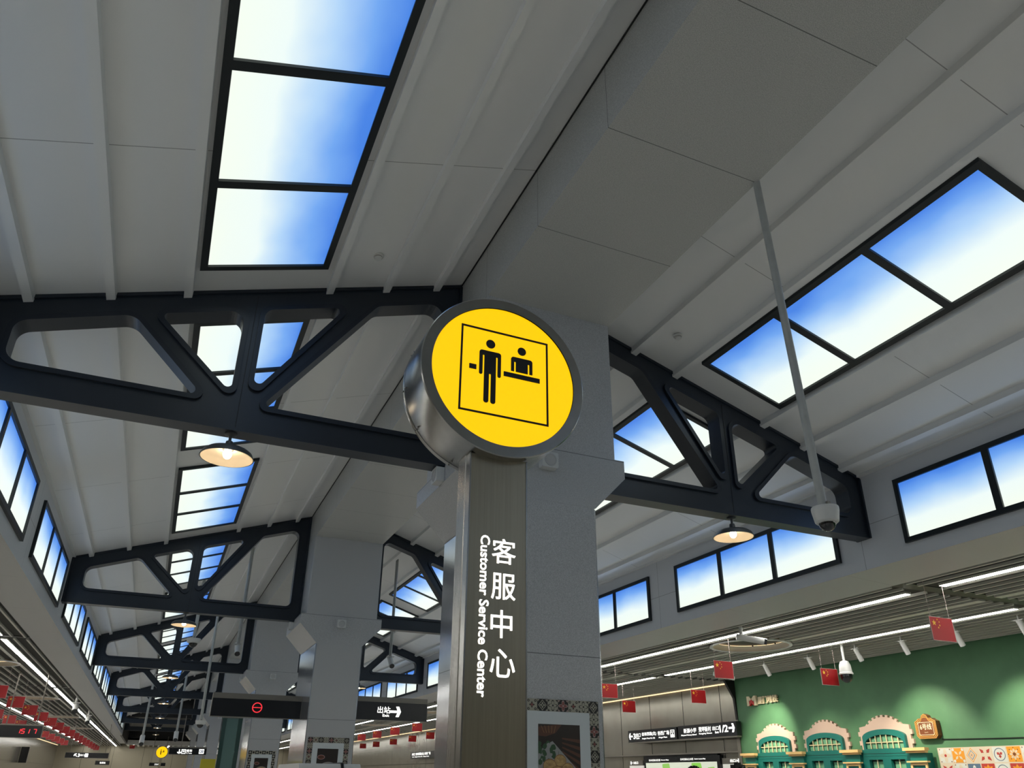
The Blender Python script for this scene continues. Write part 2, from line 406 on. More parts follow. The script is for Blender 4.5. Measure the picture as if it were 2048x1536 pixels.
# ------------------------------------------------------------------ backlit sky panels (the hall's windows)
wn = [0]
def sky_group(side, kind, ya, yb, lab):
    """three panes in a black frame; kind 'roof' or 'wall'"""
    wn[0] += 1
    s = side; fw, mw = .055, .075
    if kind == 'roof':
        u0, u1 = 2.023, 3.043
        def P(u, y, t): return (s*u, y, rz(u)-t)
        root = struct_root('window_%d' % wn[0], (s*2.53, (ya+yb)/2, rz(2.53)), lab)
    else:
        u0, u1 = 3.993, 4.73
        def P(u, y, t): return (s*(W-t), y, u)
        root = struct_root('window_%d' % wn[0], (s*W, (ya+yb)/2, 3.993), lab)
    def bx(mb, a0, a1, y0, y1, t0, t1):
        mb.hexa([P(a0, y0, t1), P(a1, y0, t1), P(a1, y1, t1), P(a0, y1, t1), P(a0, y0, t0), P(a1, y0, t0), P(a1, y1, t0), P(a0, y1, t0)])
    f = MB(); d = .035
    bx(f, u0, u0+fw, ya, yb, -.01, d); bx(f, u1-fw, u1, ya, yb, -.01, d)
    bx(f, u0+fw, u1-fw, ya, ya+fw, -.01, d); bx(f, u0+fw, u1-fw, yb-fw, yb, -.01, d)
    L = (yb-ya-2*fw-2*mw)/3
    for k in (0, 1):
        q = ya+fw+L*(k+1)+mw*k; bx(f, u0+fw, u1-fw, q, q+mw, -.01, d)
    f.build('frame', FRAME, root)
    for k in range(3):
        q = ya+fw+(L+mw)*k; pm = MB()
        pm.quad([P(u0+fw, q, .012), P(u1-fw, q, .012), P(u1-fw, q+L, .012), P(u0+fw, q+L, .012)])
        va, vb = (1, 0) if kind == 'roof' else (0, 1)
        pm.uv[0] = [(0, va), (0, vb), (1, vb), (1, va)]
        o = pm.build('pane', PANEM, root, fix=False)
        # make the pane face the hall
        o.data.update(); n = o.data.polygons[0].normal
        if (kind == 'roof' and n.z > 0) or (kind == 'wall' and n.x*s > 0): o.data.flip_normals()
for i in range(len(T)-1):
    Lb = (T[i+1]-T[i]); k = Lb/8.32
    bay = ['before the nearest truss'] + ['between the %s and %s trusses' % (ORD[j], ORD[j+1]) for j in range(6)]
    for gi, (a, b) in enumerate(((.46, 3.78), (4.53, 7.85))):
        if T[i]+b*k > Y1: continue
        for s, side in ((-1, 'left'), (1, 'right')):
            for kind in ('roof', 'wall'):
                ya, yb = T[i]+a*k, T[i]+b*k
                if kind == 'roof':
                    ya, yb = T[i]+(.50 if gi == 0 else 4.50)*k, T[i]+(3.78 if gi == 0 else 7.78)*k
                    if i == 0 and gi == 1: ya, yb = 2.434, 5.694
                    if i == 0 and gi == 0: ya, yb = -1.6, 1.66
                lab = 'blue and white backlit sky panel group of three on the %s %s, %s half of the bay %s' % (side, 'roof slope' if kind == 'roof' else 'wall', 'near' if gi == 0 else 'far', bay[i])
                sky_group(s, kind, ya, yb, lab)

for a, b in ((-10, -6.7), (-5.9, -2.6)):  # unseen panel groups behind the viewer, added for the light they give
    for s, side in ((-1, 'left'), (1, 'right')):
        for kind in ('roof', 'wall'): sky_group(s, kind, a, b, 'unseen added backlit sky panel group on the %s %s behind the viewer' % (side, kind))
# ------------------------------------------------------------------ columns
def column(i):
    t = T[i]; F, B = t-.74, t+.84
    r = thing('column', 'grey granite column with corbels, %s from the camera' % ORD[i-1], 'column', (0, t+.05, 0), 'granite columns under the ridge beam')
    if i == 1: r['label'] = 'large granite column directly behind the round yellow sign'
    if i == 2: r['label'] = 'granite column between the red no-entry display and the exit sign'
    MB().bevbox(-.63, .63, F, B, 4.2, BZ, .008).build('upper_shaft', GRANC, r)
    MB().prism([(-.72, 4.2), (-.72, 4.03), (-.41, 3.71), (.41, 3.71), (.72, 4.03), (.72, 4.2)], 'y', F-.002, B+.002).build('corbel', GRANC, r)
    MB().box(-.395, .395, F, B, 0, 3.71).build('lower_shaft', GRANC, r)
    for s in (-1, 1): MB().box(s*.395, s*.41, F+.01, B-.01, 0, 3.70).build('side_panel', GRANS, r)
    MB().box(-.43, .43, F-.02, B+.02, 0, .15).build('base', STEEL, r)
    return r
cols = [column(i) for i in range(1, 8)]

# ------------------------------------------------------------------ trusses
def make_truss(s, i):
    """built for the bay side s at T[i]"""
    t = T[i]
    r = thing('roof_truss', 'x', 'truss', (s*2.55, t+.08, 4.19), 'dark steel trusses spanning from column to wall')
    outer = [(.632, 4.19), (W, 4.19), (W, rz(W)), (.632, rz(.632))]
    ops = [([(2.74, 4.385), (4.30, 4.385), (4.30, 4.80), (3.46, 5.085)], [.07, .14, .15, .16]),
           ([(2.59, 4.40), (3.37, 5.12), (2.59, 5.37)], [.07, .07, .13]),
           ([(2.51, 4.40), (2.51, 5.395), (1.665, 5.665)], [.07, .13, .07]),
           ([(.79, 4.385), (2.46, 4.385), (1.50, 5.72), (.79, 5.95)], [.13, .07, .16, .14])]
    holes = []
    rims = []
    for poly, rs in ops:
        p = ccw(poly)
        if p[0] != poly[0]: rs = rs[::-1]
        holes.append(rounded(inset(p, .006), rs)); rims.append((rounded(p, rs), rounded(inset(p, .042), [max(.02, q-.03) for q in rs])))
    pl = plate([outer]+holes, t, t+.15)
    if s < 0: pl.mirx()
    pl.build('web_plate', NAVY, r)
    for o_, i_ in rims:
        m_ = MB().ringp(o_, i_, 'y', t-.03, t+.17)
        if s < 0: m_.mirx()
        m_.build('opening_rim', NAVYR, r)
    m_ = MB().box(.64, W, t-.012, t+.165, 4.175, 4.20); m_ = m_ if s > 0 else m_.mirx(); m_.build('bottom_flange', NAVY, r)
    m_ = MB().hexa([(.64, t-.02, rz(.64)-.035), (W, t-.02, rz(W)-.035), (W, t+.17, rz(W)-.035), (.64, t+.17, rz(.64)-.035),
                    (.64, t-.02, rz(.64)-.003), (W, t-.02, rz(W)-.003), (W, t+.17, rz(W)-.003), (.64, t+.17, rz(.64)-.003)])
    m_ = m_ if s > 0 else m_.mirx(); m_.build('top_flange', NAVY, r)
    for a, b, zt in ((.632, .655, rz(.65)-.03), (W-.025, W, rz(W)-.03)):
        m_ = MB().box(a, b, t-.03, t+.18, 4.175, zt); m_ = m_ if s > 0 else m_.mirx(); m_.build('end_plate', NAVY, r)
    m_ = MB().box(2.546, 2.552, t-.003, t, 4.20, 5.5); m_ = m_ if s > 0 else m_.mirx(); m_.build('joint', BLACK, r)
    return r
protos = {}
for s, side in ((-1, 'left'), (1, 'right')):
    protos[s] = make_truss(s, 1); protos[s]['label'] = 'nearest dark navy steel truss, on the %s of the round sign' % side
    for i in range(2, 8):
        dup(protos[s], (s*2.55, T[i]+.08, 4.19), '%s dark navy steel truss along the %s side of the hall' % (ORD[i-1], side))

# ------------------------------------------------------------------ pendant lamps
def make_pendant(x, y, label):
    r = thing('pendant_lamp', label, 'lamp', (x, y, 4.175), 'pendant lamps under the trusses')
    MB().lathe([(.0, 0), (.05, 0), (.05, -.012), (.012, -.02)], (x, y, 4.175)).build('ceiling_mount', SHADE, r)
    MB().lathe([(.012, 0), (.012, -.05), (.028, -.06), (.036, -.12), (.045, -.135), (.0, -.135)], (x, y, 4.165), seg=16).build('lamp_holder', SHADE, r)
    o = MB().lathe([(.035, .0), (.10, -.006), (.165, -.022), (.195, -.045), (.213, -.085), (.207, -.085), (.19, -.048), (.16, -.028), (.10, -.012), (.03, -.008)], (x, y, 4.045), seg=40, closed=True).build('lamp_shade', SHADE, r)
    MB().lathe([(.03, -.0095), (.10, -.0135), (.159, -.0295), (.189, -.0495), (.206, -.086), (.2045, -.086), (.187, -.051), (.157, -.031), (.10, -.015), (.0, -.011)], (x, y, 4.045), seg=40).build('shade_lining', CREAM, o)
    MB().ball((x, y, 3.995), .036, mi=0, sc=(1, 1, 1.2)).build('bulb', BULB, r)
    return r
lampp = make_pendant(-2.57, 6.15, 'lit dark-shaded pendant lamp under the nearest left truss')
dup(lampp, (2.57, 6.15, 4.175), 'lit dark-shaded pendant lamp under the nearest right truss')
for i in range(2, 8):
    for s, side in ((-1, 'left'), (1, 'right')):
        dup(lampp, (s*2.57, T[i]+.08, 4.175), 'dark-shaded pendant lamp under the %s %s truss' % (ORD[i-1], side))

# ------------------------------------------------------------------ round yellow sign on a steel post
X0, Z0, YF = -1.6128, 3.168, 2.60
tot = thing('totem_sign', 'round yellow customer service sign on a tall brushed steel post', 'sign', (X0, 2.72, 0))
def cxz(r, n=96): return circ(X0, Z0, r, n)
hs = MB().lathe([(.330, .0), (.374, .0), (.378, .004), (.378, .232), (.374, .24), (.374, .246), (.378, .252), (.378, .262), (.0, .262), (.0, .02), (.330, .02)], (X0, YF, Z0), ax=(0, 1, 0), seg=96)
ho = hs.build('disc_housing', STEELH, tot)
MB().lathe([(.3785, .234), (.3785, .2375)], (X0, YF, Z0), ax=(0, 1, 0), seg=96).build('seam', BLACK, ho)
sc_ = MB()
for a in (2.2, 2.75, 3.25, 3.75, 4.3, 5.2):
    px, pz = X0+.379*math.cos(a), Z0+.379*math.sin(a)
    sc_.ball((px, YF+.215, pz), .004, 8, 6)
    sc_.ball((px, YF+.252, pz), .004, 8, 6)
sc_.build('screw', STEEL, ho)
MB().prism(cxz(.3295), 'y', YF+.006, YF+.018).build('lit_face', YEL, tot)
pg = MB(); yp0, yp1 = YF+.003, YF+.006
def rp(pts, r): pg.prism(rounded(ccw(pts), r, 5), 'y', yp0, yp1)
a = .2055
pg.ringp([(X0-a, 3.172-a), (X0+a, 3.172-a), (X0+a, 3.172+a), (X0-a, 3.172+a)], [(X0-a+.0085, 3.172-a+.0085), (X0+a-.0085, 3.172-a+.0085), (X0+a-.0085, 3.172+a-.0085), (X0-a+.0085, 3.172+a-.0085)], 'y', yp0, yp1)
pg.prism(circ(-1.682, 3.307, .021, 32), 'y', yp0, yp1)
def fig(pts):
    P = [(a_, b_) for a_, b_, _ in pts]; r_ = [c_ for _, _, c_ in pts]; q_ = ccw(P)
    if q_[0] != P[0]: r_ = r_[::-1]
    poly = rounded(q_, r_, 5)
    pl_ = plate([poly], yp0, yp1); n_ = len(pg.v); pg.v += pl_.v; pg.f += [tuple(n_+k for k in f_) for f_ in pl_.f]; pg.mi += pl_.mi
xm = -1.6825
half = [(.050, 3.2705, .012), (.050, 3.151, .0078), (.0345, 3.151, .0078), (.0345, 3.247, .002), (.027, 3.247, .002), (.027, 3.021, .0105), (.0045, 3.021, .0105), (.0045, 3.160, .003)]
fig([(xm+a_, b_, c_) for a_, b_, c_ in half]+[(xm-a_, b_, c_) for a_, b_, c_ in half[::-1]])
pg.prism(circ(-1.534, 3.306, .020, 32), 'y', yp0, yp1)
xm = -1.534
half = [(.051, 3.2705, .012), (.051, 3.199, .0008), (.0365, 3.199, .0008), (.0365, 3.247, .002), (.0285, 3.247, .002), (.0285, 3.199, .0008)]
fig([(xm+a_, b_, c_) for a_, b_, c_ in half]+[(xm-a_, b_, c_) for a_, b_, c_ in half[::-1]])
rp([(-1.619, 3.166), (-1.448, 3.166), (-1.448, 3.1885), (-1.619, 3.1885)], .001)
rp([(-1.777, 3.168), (-1.745, 3.168), (-1.745, 3.191), (-1.777, 3.191)], .001)
pg.build('pictogram', BLACK, tot)
xa, xb = -1.742, -1.487
MB().box(xa+.006, xb-.006, 2.651, 2.69, 0, 2.805).build('front_panel', STEELD, tot)
ed = MB()
ed.box(xa, xa+.006, 2.648, 2.692, 0, 2.806); ed.box(xb-.006, xb, 2.648, 2.692, 0, 2.806)
ed.build('edge_strip', STEELH, tot)
MB().box(xa+.012, xb-.012, 2.69, 2.702, 0, 2.81).build('shadow_gap', BLACK, tot)
MB().bevbox(xa, xb, 2.702, 2.79, 0, 2.83, .004).build('post', STEEL, tot)
MB().box(X0-.3, X0+.3, 2.55, 2.95, 0, .03).build('base_plate', STEEL, tot)
lt = MB()
for ch, zt, zb in (('客', 2.459, 2.360), ('服', 2.321, 2.221), ('中', 2.180, 2.077), ('心', 2.036, 1.936)):
    text(ch, (-1.637, 2.651, zb), (1, 0, 0), (0, 0, 1), h=zt-zb, width=.100 if ch != '中' else .088, bold=.006, depth=.0015, mb=lt)
lt.build('lettering', LETW, tot)
text('Customer Service Center', (-1.6865, 2.651, 2.466), (0, 0, -1), (1, 0, 0), h=.040, width=.603, bold=.022, depth=.0015).build('lettering', LETW, tot)

# ------------------------------------------------------------------ cameras on poles
def dome_cam(name_label, top, bot, r=.077, prad=.026, cat='security camera', group=None, off=(0, 0)):
    t = thing('dome_camera', name_label, cat, (bot[0], bot[1], bot[2]), group)
    bx_, by_, bz_ = bot
    MB().tube(top, (bx_, by_, bz_-.005), prad, prad, 16).build('pole', POLE, t)
    cx, cy = bx_+off[0], by_+off[1]
    MB().lathe([(0, 0), (r*.97, 0), (r, -.006), (r*1.0, -.02), (r*.86, -.09), (r*.78, -.097), (r*.62, -.1)], (cx, cy, bz_), seg=32).build('housing', PLAS, t)
    MB().lathe([(r*.64, -.095)]+[(r*.62*math.cos(a_), -.097-r*.64*math.sin(a_)) for a_ in [i*PI/16 for i in range(9)]], (cx, cy, bz_), seg=32).build('dome', GLOSSB, t)
    MB().box(cx-.012, cx+.012, cy-r*.5, cy+.01, bz_, bz_+.03).build('bracket', SIGNE, t)
    return t
dome_cam('white dome camera on the longest pole, hung from the ridge beam', (.632, 3.2, 5.62), (.742, 3.2, 3.108), r=.08, off=(.012, 0))
dome_cam('small white dome camera on a pole before the left blue roof panels', (-2.27, 18.5, rz(2.27)), (-2.27, 18.5, 4.35), r=.15, prad=.035)
dome_cam('white dome camera on a long slim pole beside the black no-entry display', (-1.69, 22.0, rz(1.69)), (-1.67, 22.0, 2.86), r=.13, prad=.035)
def bullet_cam(label, x, y, ztop, zb, L=.32, rad=.055, yaw_=0.0, prad=.03):
    t = thing('bullet_camera', label, 'security camera', (x, y, zb))
    MB().tube((x, y, ztop), (x, y, zb+.02), prad, prad, 12).build('pole', POLE, t)
    MB().box(x-.07, x+.07, y-.05, y+.05, zb+.005, zb+.02).build('bracket', PLAS, t)
    d = Vector((math.sin(yaw_)*.75, -math.cos(yaw_)*.75, -.66)).normalized()
    p0 = Vector((x, y, zb-.03))-d*.08; p1 = p0+d*L
    b = MB().tube(p0, p1, rad, rad, 20); b.tube((x, y, zb+.005), p0+d*.1, .02, .02, 8); b.build('body', PLAS, t)
    MB().tube(p1-d*.01, p1+d*.012, rad*.92, rad*.9, 20).build('lens', GLOSSB, t)
    return t
bullet_cam('white bullet camera on a pole just left of the second column', -1.505, 16.1, rz(1.5), 3.93, prad=.035)
bullet_cam('white bullet camera on a pole in the right bay behind the second right truss', 1.477, 15.7, rz(1.48), 3.84, prad=.03)
bullet_cam('far white bullet camera on a pole right of the hall centre line', -1.86, 35.9, rz(1.86), 3.15, L=.45, rad=.09, prad=.045)
bullet_cam('far white bullet camera on a pole nearer the left wall', -3.09, 35.4, rz(3.09), 2.95, L=.45, rad=.09, prad=.045)

# column loudspeakers
def speaker(label, x, y, z, face):
    t = thing('wall_speaker', label, 'speaker', (x, y, z), 'small loudspeakers on the columns')
    if face == 'y':
        MB().prism(rounded([(x-.075, z-.07), (x+.075, z-.07), (x+.075, z+.07), (x-.075, z+.07)], .012, 3), 'y', y-.075, y).build('case', SPKM, t)
        MB().lathe([(0, .001), (.045, .001), (.048, .006), (.056, .006), (.058, 0)], (x, y-.075, z), ax=(0, -1, 0), seg=32).build('grille', SPKR, t)
    else:
        MB().prism(rounded([(y-.075, z-.07), (y+.075, z-.07), (y+.075, z+.07), (y-.075, z+.07)], .012, 3), 'x', x-.075, x).build('case', SPKM, t)
        MB().lathe([(0, .001), (.045, .001), (.048, .006), (.056, .006), (.058, 0)], (x-.075, y, z), ax=(-1, 0, 0), seg=32).build('grille', SPKR, t)
for i in range(1, 7):
    nm = ['', 'column behind the round sign', 'second column', 'third column', 'fourth column', 'fifth column', 'sixth column'][i]
    speaker('small square loudspeaker on the front of the %s' % nm, -.055 if i == 1 else -.01, T[i]-.742, 4.055, 'y')
    speaker('small square loudspeaker on the left side of the %s' % nm, -.722, T[i]+.07 if i == 1 else T[i]+.1, 4.10, 'x')

# ceiling detectors
for lab, x, y in (('round white smoke detector on the left roof slope', -1.625, 5.526), ('round white smoke detector on the right roof slope', 1.612, 5.528)):
    t = thing('smoke_detector', lab, 'smoke detector', (x, y, rz(x)))
    MB().lathe([(.05, 0), (.05, -.012), (.036, -.018), (.036, -.034), (.028, -.042), (0, -.042)], (x, y, rz(x)+.002), seg=24).build('housing', PLAS, t)
    MB().lathe([(.037, -.023), (.037, -.028)], (x, y, rz(x)+.002), seg=24).build('vent_ring', SIGNE, t)

# ------------------------------------------------------------------ slatted side ceilings
RING = {1: [(6.75, 10.9), (6.75, 19.6), (6.75, 28.3), (6.75, 37.0)], -1: [(-6.40, 11.0), (-6.40, 20.2), (-6.40, 29.5), (-6.42, 39.2), (-6.45, 48.8)]}
GAPS = {1: [-2.3, 6.5, 15.35, 24.3, 33.2, 42.1, 51.0, 60.0, 69.0], -1: [-2.3, 6.9, 16.2, 25.6, 35.0, 44.3, 53.6, 62.0, 70.5]}
LX = {1: (5.785, 7.84), -1: (-5.50, -7.76)}
RR = .71
for s, side in ((1, 'right'), (-1, 'left')):
    mb = MB(); x0 = LOW[s]+.09; xl = [abs(v) for v in LX[s]]
    segs = []
    prev = -10.0
    for g in GAPS[s]+[YE]: segs.append((prev, g-.11)); prev = g+.11
    k = 0; x = x0
    while x < 9.9:
        if all(abs(x-v) > .07 for v in xl):
            wd = .07 if k == 8 else .016
            for a, b in segs:
                if b-a < .3: continue
                cuts = [(a, b)]
                for cx, cy in RING[s]:
                    dx = abs(x-abs(cx))
                    if dx < RR+.02:
                        h = math.sqrt(max(0, (RR+.02)**2-dx*dx)); new = []
                        for p, q in cuts:
                            if cy+h <= p or cy-h >= q: new.append((p, q))
                            else:
                                if cy-h > p: new.append((p, cy-h))
                                if cy+h < q: new.append((cy+h, q))
                        cuts = new
                for p, q in cuts: mb.box(s*(x-wd), s*(x+wd), p, q, ZS, ZS+.04)
        x += .205; k += 1
    so = mb.build('ceiling', SLAT); tag(so, 'slatted metal ceiling over the %s aisle' % side, kind='structure'); BASE[so.name] = Vector((0, 0, 0))
    rect = [(s*LOW[s], -12), (s*10.1, -12), (s*10.1, YE), (s*LOW[s], YE)]
    bk = plate([rect]+[circ(cx, cy, .69, 48) for cx, cy in RING[s]], ZS+.032, ZS+.044, axis='z').build('backing', BACK, so)
    MB().box(s*LOW[s], s*10.1, -12, YE, 4.12, 4.2).build('deck', BACK, so)
    cb = MB()
    for g in GAPS[s]: cb.box(s*LOW[s], s*9.9, g-.10, g+.10, ZS+.022, ZS+.034)
    cb.build('carrier', FIN, so)
    nseg = 0
    for a, b in segs:
        if b-a < .3: continue
        if b > 2: nseg += 1
        for r_, lx in enumerate(LX[s]):
            t = thing('linear_light', '%s lit strip of the %s row of ceiling lights over the %s aisle' % (ORD[nseg-1] if b > 2 else 'unseen', ['inner', 'outer'][r_], side), 'ceiling light', (lx, (a+b)/2, ZS+.02), 'long white ceiling light strips')
            e = .14
            MB().box(lx-.045, lx+.045, a+e, b-e, ZS-.003, ZS+.001).build('diffuser', LIGHTW, t)
            MB().box(lx-.05, lx+.05, a+e-.01, b-e+.01, ZS+.0015, ZS+.03).build('housing', SLAT, t)
            sm = MB(); q = a+1.4
            while q < b-.5: sm.box(lx-.046, lx+.046, q-.004, q+.004, ZS-.004, ZS+.0); q += 1.4
            sm.build('joint', SIGNE, t)
    for ri, (cx, cy) in enumerate(RING[s]):
        t = thing('ceiling_coffer', '%s round warm-lit coffer in the slatted %s ceiling' % (ORD[ri], side), 'ceiling light', (cx, cy, ZS), 'round coffers in the slatted ceilings')
        MB().ringp(circ(cx, cy, .71, 64), circ(cx, cy, .66, 64), 'z', ZS-.012, ZS+.01).build('rim', RIBM, t)
        wl_ = MB().lathe([(.66, 0), (.65, .035), (.625, .07), (.60, .085)], (cx, cy, ZS), seg=64); wl_.build('reflector', CREAM, t)
        MB().lathe([(.60, .087), (.615, .095)], (cx, cy, ZS), seg=64).build('cove_light', WARM2, t)
        MB().prism(circ(cx, cy, .64, 48), 'z', ZS+.10, ZS+.12).build('top_plate', FIN, t)
        bl = MB()
        for a_ in range(8): bl.ball((cx+.575*math.cos(a_*PI/4), cy+.575*math.sin(a_*PI/4), ZS+.085), .014, 8, 6)
        bl.build('bolt', BLACK, t)
    # outer aisle walls
XWL, XWR = -10.0, 9.95
wl = MB().box(XWL-.1, XWL, -12, YE, 0, 4.2).build('wall_left', METALW); tag(wl, 'beige metal panelled wall along the left aisle', kind='structure')
wr = MB().box(XWR, XWR+.1, 15.2, YE, 0, 4.2).build('wall_right', METALW); tag(wr, 'beige metal panelled wall along the right aisle', kind='structure')
XG = 9.78
wg = MB().box(XG, XG+.3, -12, 15.1, 0, 4.2).build('wall_right', GREEN); tag(wg, 'green painted wall of the themed shopfront', kind='structure')
we = MB().box(-10.1, 10.1, YE, YE+.1, 0, 4.2).build('wall_back', ENDW); tag(we, 'beige panelled end wall of the hall', kind='structure')
wf = MB().box(-10.2, 10.2, -12.1, -12, 0, 7).build('wall_front', ENDW); tag(wf, 'wall behind the viewer', kind='structure')
# black end of the raised hall
be = MB()
be.box(-4.5, -4.62, Y1, YE-6.9, 3.79, 5.2); be.box(4.5, 4.62, Y1, YE-6.9, 3.79, 5.2)
be.box(-4.62, 4.62, Y1, YE-6.9, 4.95, 5.0); be.box(-4.6, 4.6, YE-6.9, YE-6.8, 4.08, 5.0)
for s in (-1, 1): be.quad([(s*.63, Y1+.05, 4.99), (s*4.6, Y1+.05, 4.9), (s*4.6, Y1+.05, 4.95), (s*.63, Y1+.05, 6.3)])
bo = be.build('ceiling', FIN, fix=False); tag(bo, 'unlit black roof void at the far end of the hall', kind='structure')
fa = MB().box(-4.6, 4.6, YE-7.05, YE-6.9, 3.72, 4.08).build('trim_3', RIBM); tag(fa, 'pale band closing the far end of the raised roof', kind='structure')
es = MB()
for k in range(24): es.box(-4.6+k*.4, -4.45+k*.4, YE-6.9, YE-.02, 3.79, 3.86)
eo = es.build('ceiling', SLAT); tag(eo, 'slatted low ceiling beyond the raised roof', kind='structure'); BASE[eo.name] = Vector((0, 0, 0))
MB().box(-5, 5, YE-6.9, YE, 4.12, 4.2).build('backing', BACK, eo)
for x_, nm in ((-4.05, 'left'), (-1.35, 'right')):
    t = thing('linear_light', 'short lit strip in the far end ceiling, %s of the two' % nm, 'ceiling light', (x_, 75, 3.77))
    MB().box(x_-.04, x_+.04, 72.3, 78.2, 3.765, 3.785).build('diffuser', LIGHTW, t); MB().box(x_-.05, x_+.05, 72.3, 78.2, 3.786, 3.79).build('housing', SLAT, t)
# front closure of the raised roof behind the viewer
fc = MB().prism([(-4.6, 3.8), (4.6, 3.8), (4.6, rz(4.6)), (0, 6.3), (-4.6, rz(4.6))], 'y', Y0-.1, Y0).build('wall_front', WALLP); tag(fc, 'gable behind the viewer', kind='structure')
# cove light strips on top of the right wall
cv = thing('cove_light', 'thin warm light line along the top of the beige right wall', 'light', (9.9, 47, 3.77))
MB().box(9.905, 9.945, 15.4, YE-.3, 3.755, 3.775).build('diffuser', WARM, cv); MB().box(9.90, 9.95, 15.4, YE-.3, 3.776, 3.80).build('housing', SLAT, cv)
lcv = thing('cove_light', 'thin warm light line along the top of the beige left wall', 'light', (-9.95, 40, 3.77))
MB().box(-9.955, -9.995, 2, YE-.3, 3.755, 3.775).build('diffuser', WARM, lcv); MB().box(-9.95, -10, 2, YE-.3, 3.776, 3.80).build('housing', SLAT, lcv)
# black fin at the end of the green wall
fin = thing('wall_fin', 'black fin panel with a flared top between the green wall and the beige wall', 'panel', (9.8, 15.15, 0))
MB().prism([(9.79, 0), (9.94, 0), (9.94, 3.785), (9.50, 3.785), (9.74, 3.38), (9.77, 2.9)], 'y', 15.11, 15.18).build('fin_plate', FIN, fin)
MB().box(9.75, 9.765, 15.09, 15.20, 0, 2.9).build('edge_strip', SIGNE, fin)
# ------------------------------------------------------------------ track spotlights and cameras in the right aisle
sp0 = None
for k, (x, y) in enumerate([(8.30, 7.05), (8.35, 8.1), (8.32, 9.07), (8.28, 10.0), (8.35, 11.2), (8.30, 12.35)]):
    lab = '%s white cylinder spotlight aimed at the green wall' % ORD[k]
    if sp0 is None:
        t = thing('track_spotlight', lab, 'spotlight', (x, y, 3.70), 'white spotlights in front of the green wall')
        MB().tube((x, y, 4.125), (x, y, 3.72), .012, .012, 8).build('stem', PLAS, t)
        MB().box(x-.03, x+.03, y-.08, y+.08, 3.725, 3.735).build('bracket', PLAS, t)
        MB().tube((x, y, 3.74), (x+.115, y, 3.53), .042, .042, 20).build('housing', PLAS, t)
        sp0 = t
    else: t = dup(sp0, (x, y, 3.70), lab)
    if k in (2,): continue
    ld = bpy.data.lights.new('spot', 'SPOT'); ld.energy = SPOT*(1.0 if k in (1, 3) else .45); ld.color = (1.0, .90, .70); ld.spot_size = 1.25; ld.spot_blend = .8; ld.shadow_soft_size = .04
    lo = bpy.data.objects.new('lamp_light', ld); COL.objects.link(lo); lo.location = (x+.125, y, 3.51)
    d = Vector((XG-.0-x-.12, 0, (2.1 if k in (1, 3) else 1.5)-3.5)); lo.rotation_euler = d.to_track_quat('-Z', 'Y').to_euler()
t = thing('track_spotlight', 'white cylinder spotlight tilted toward the black fin and the logo', 'spotlight', (8.35, 13.7, 3.70))
MB().tube((8.35, 13.7, 4.125), (8.35, 13.7, 3.72), .012, .012, 8).build('stem', PLAS, t)
MB().tube((8.2, 13.85, 3.72), (8.52, 13.55, 3.60), .042, .042, 20).build('housing', PLAS, t)
ld = bpy.data.lights.new('spot', 'SPOT'); ld.energy = SPOT*1.2; ld.color = (1.0, .90, .70); ld.spot_size = 1.1; ld.spot_blend = .8; ld.shadow_soft_size = .04
lo = bpy.data.objects.new('lamp_light', ld); COL.objects.link(lo); lo.location = (8.55, 13.5, 3.55)
lo.rotation_euler = Vector((1.25, .55, -1.15)).to_track_quat('-Z', 'Y').to_euler()

t = thing('ptz_camera', 'white and black swivel dome camera hanging in front of the green wall', 'security camera', (8.08, 10.1, 3.2))
MB().tube((8.08, 10.1, 3.86), (8.08, 10.1, 3.52), .022, .022, 12).build('pole', PLAS, t)
MB().lathe([(.02, .0), (.07, -.02), (.095, -.08), (.105, -.20), (.118, -.215), (.118, -.235), (.0, -.235)], (8.08, 10.1, 3.53), seg=32).build('housing', PLAS, t)
MB().lathe([(.098, 0)]+[(.098*math.cos(a*PI/16), -.04-.10*math.sin(a*PI/16)) for a in range(9)], (8.08, 10.1, 3.295), seg=32).build('dome', GLOSSB, t)
t = thing('bullet_camera', 'white bullet camera hanging in front of the round warm coffer on the right', 'security camera', (5.42, 9.55, 3.62))
MB().tube((5.42, 9.55, 3.86), (5.42, 9.55, 3.66), .028, .028, 12).build('pole', PLAS, t)
MB().box(5.36, 5.48, 9.50, 9.60, 3.665, 3.68).build('bracket', PLAS, t)
MB().tube((5.38, 9.62, 3.655), (5.72, 9.38, 3.575), .048, .048, 20).build('body', PLAS, t)
MB().tube((5.715, 9.384, 3.576), (5.745, 9.363, 3.569), .05, .05, 20).build('lens', GLOSSB, t)
for lab, x, y in (('nearer small white camera hanging under the left bulkhead', -5.12, 28.5), ('farther small white camera hanging under the left bulkhead', -5.12, 34.6)):
    t = thing('bullet_camera', lab, 'security camera', (x, y, 3.5))
    MB().tube((x, y, 3.88), (x, y, 3.62), .035, .035, 10).build('pole', PLAS, t)
    MB().box(x-.12, x+.12, y-.06, y+.06, 3.61, 3.635).build('bracket', PLAS, t)
    MB().tube((x, y+.08, 3.58), (x+.03, y-.22, 3.36), .085, .085, 16).build('body', PLAS, t)
    MB().tube((x+.03, y-.22, 3.36), (x+.033, y-.24, 3.345), .08, .08, 16).build('lens', GLOSSB, t)

